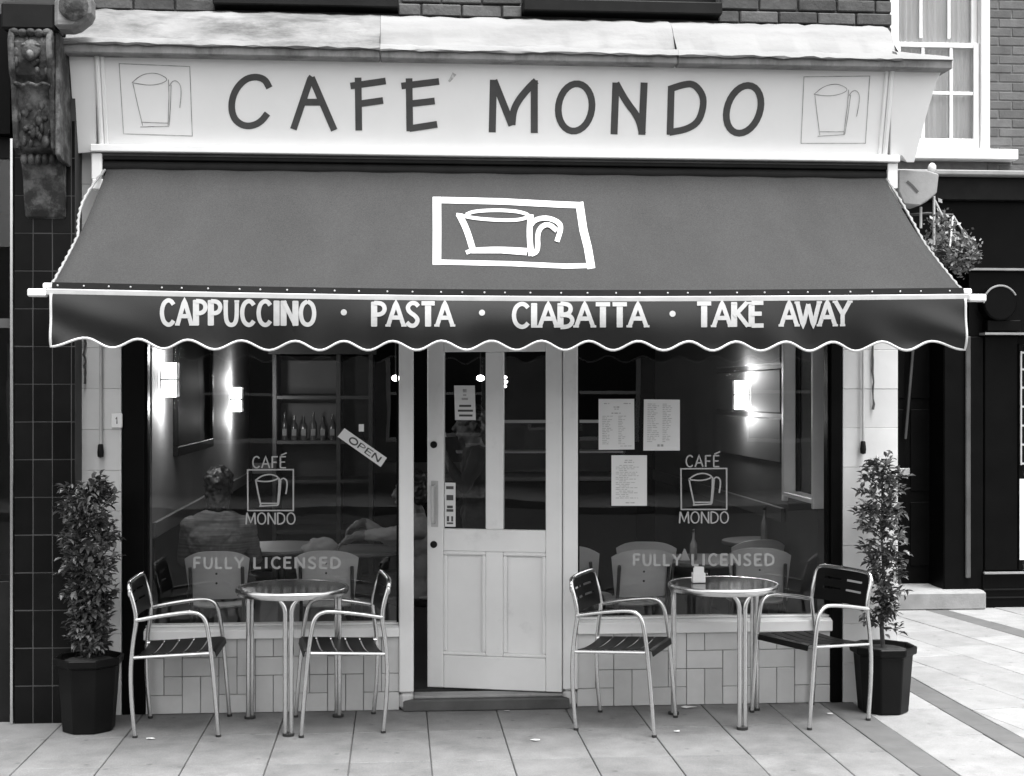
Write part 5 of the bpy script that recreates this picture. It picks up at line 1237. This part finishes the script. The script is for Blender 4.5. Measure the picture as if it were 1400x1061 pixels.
# guest beside the door reaching along the table
hx2, hy2 = PX(577, 1.0), 1.0
def guest2(m):
    b = V((hx2, hy2, ZF)); hp = b + V((0, 0, .45))
    m.ball(hp, (.13, .16, .11), 18, 12); m.ball(b + V((-.01, 0, .60)), (.12, .165, .16), 18, 12); m.ball(b + V((-.02, 0, .76)), (.12, .185, .15), 18, 12); m.limb([b + V((-.03, 0, .88)), b + V((-.05, 0, .98))], [.06, .052]); head(m, b + V((-.07, 0, 1.06)), V((-1, .1, 0)))
    for s_, wr in ((1, b + V((-.36, .16, .86))), (-1, b + V((-.40, -.16, .80)))):
        sh = b + V((-.02, s_ * .19, .84)); el = b + V((-.16, s_ * .24, .70)) if s_ > 0 else b + V((-.17, -.22, .82)); m.limb([sh, sh.lerp(el, .5), el], [.06, .052, .044]); m.limb([el, el.lerp(wr, .4), wr], [.044, .04, .028]); hand(m, wr, V((-1, .1, -.45)), V((0, 0, 1)))
        hip = hp + V((-.02, s_ * .09, 0)); kn = b + V((-.43, s_ * .13, .46)); an = b + V((-.40, s_ * .12, .09)); m.limb([hip, hip.lerp(kn, .5), kn], [.095, .08, .06]); m.limb([kn, kn.lerp(an, .35), an], [.06, .056, .04]); m.limb([an + V((.03, 0, -.045)), an + V((-.17, 0, -.055))], [.042, .034])
def g2_as(p):
    z = p.z - ZF; x = p.x - hx2
    if z > .925 and abs(p.y - hy2) < .14: return 0
    if x < -.35 and z > .62: return 0
    if z < .42 or (x < -.12 and z < .58): return 2
    return 1
person((hx2, hy2, ZF), 'seated guest in a white top beside the door reaching an arm along the table', guest2, g2_as, ['skin', 'shirt_white', 'trousers'], V((hx2 - .07, hy2, ZF + 1.06)), V((-1, .1, 0)))
o = copy_tree(rc0); put(o, 566, 0, 1.0, R(180), 'plywood chair under the seated guest beside the door', .94); o.location.x = hx2 + .02
room_table(488, 1.05, 'round cafe table inside between the jacket chair and the door', .30, .70)
# waiter seen through the door glass
wx_, wy_ = PX(652, 1.55), 1.55; WS = .93
def waiter(m):
    b = V((wx_, wy_, ZF)); s = WS
    k = lambda x, y, z: b + V((x, y, z)) * s
    m.ball(k(0, 0, .95), V((.12, .165, .12)) * s, 18, 12); m.ball(k(0, 0, 1.08), V((.11, .15, .14)) * s, 18, 12); m.ball(k(0, 0, 1.25), V((.12, .18, .16)) * s, 18, 12); m.ball(k(-.005, 0, 1.36), V((.10, .18, .08)) * s, 18, 12)
    m.limb([k(-.01, 0, 1.41), k(-.03, 0, 1.49)], [.058, .052]); head(m, k(-.05, 0, 1.575), V((-1, -.15, 0)))
    for s_ in (1, -1):
        sh = k(0, s_ * .20, 1.36)
        if s_ < 0: el, wr = k(-.10, -.25, 1.14), k(-.22, -.13, 1.33)
        else: el, wr = k(.02, .25, 1.08), k(-.16, .2, .95)
        m.limb([sh, sh.lerp(el, .5), el], [.062, .052, .042]); m.limb([el, el.lerp(wr, .4), wr], [.042, .04, .027]); hand(m, wr, (wr - el) + V((0, .05, .04)), V((-1, 0, 0)) if s_ < 0 else V((0, 0, 1)))
        hip = k(0, s_ * .09, .93); kn = k(-.01, s_ * .10, .50); an = k(.01, s_ * .10, .085); m.limb([hip, hip.lerp(kn, .5), kn], [.10, .085, .06]); m.limb([kn, kn.lerp(an, .3), an], [.06, .06, .04]); m.limb([an + V((.03, 0, -.045)), an + V((-.17, 0, -.05))], [.04, .032])
def w_as(p):
    z = (p.z - ZF) / WS; x = p.x - wx_; y = p.y - wy_
    if z > 1.445 and abs(y) < .14: return 0
    if 1.415 < z and abs(y) < .085 and x < .06: return 2
    if x < -.195 and z > 1.2: return 0
    if x < -.15 and .84 < z < .97: return 0
    return 1
person((wx_, wy_, ZF), 'person in black clothes with a white collar standing behind the door glass', waiter, w_as, ['skin', 'cloth_black', 'shirt_white'], V((wx_ - .05 * WS, wy_, ZF + 1.575 * WS)), V((-1, -.15, 0)))
cp = empty('white_cup', (wx_ - .27, wy_ - .09, ZF + 1.36), 'white cup raised by the person standing behind the door glass', 'cup')
MB().lathe([(0, 0), (.026, 0), (.03, .01), (.04, .07), (.037, .07), (.027, .012), (0, .01)], n=18).build('cup_body', 'ceramic', cp, local=True, smooth=True)
MB().tube([(.036 + .0, .0, .055), (.058, 0, .05), (.06, 0, .03), (.034, 0, .02)], .005, 6).build('cup_handle', 'ceramic', cp, local=True, smooth=True)
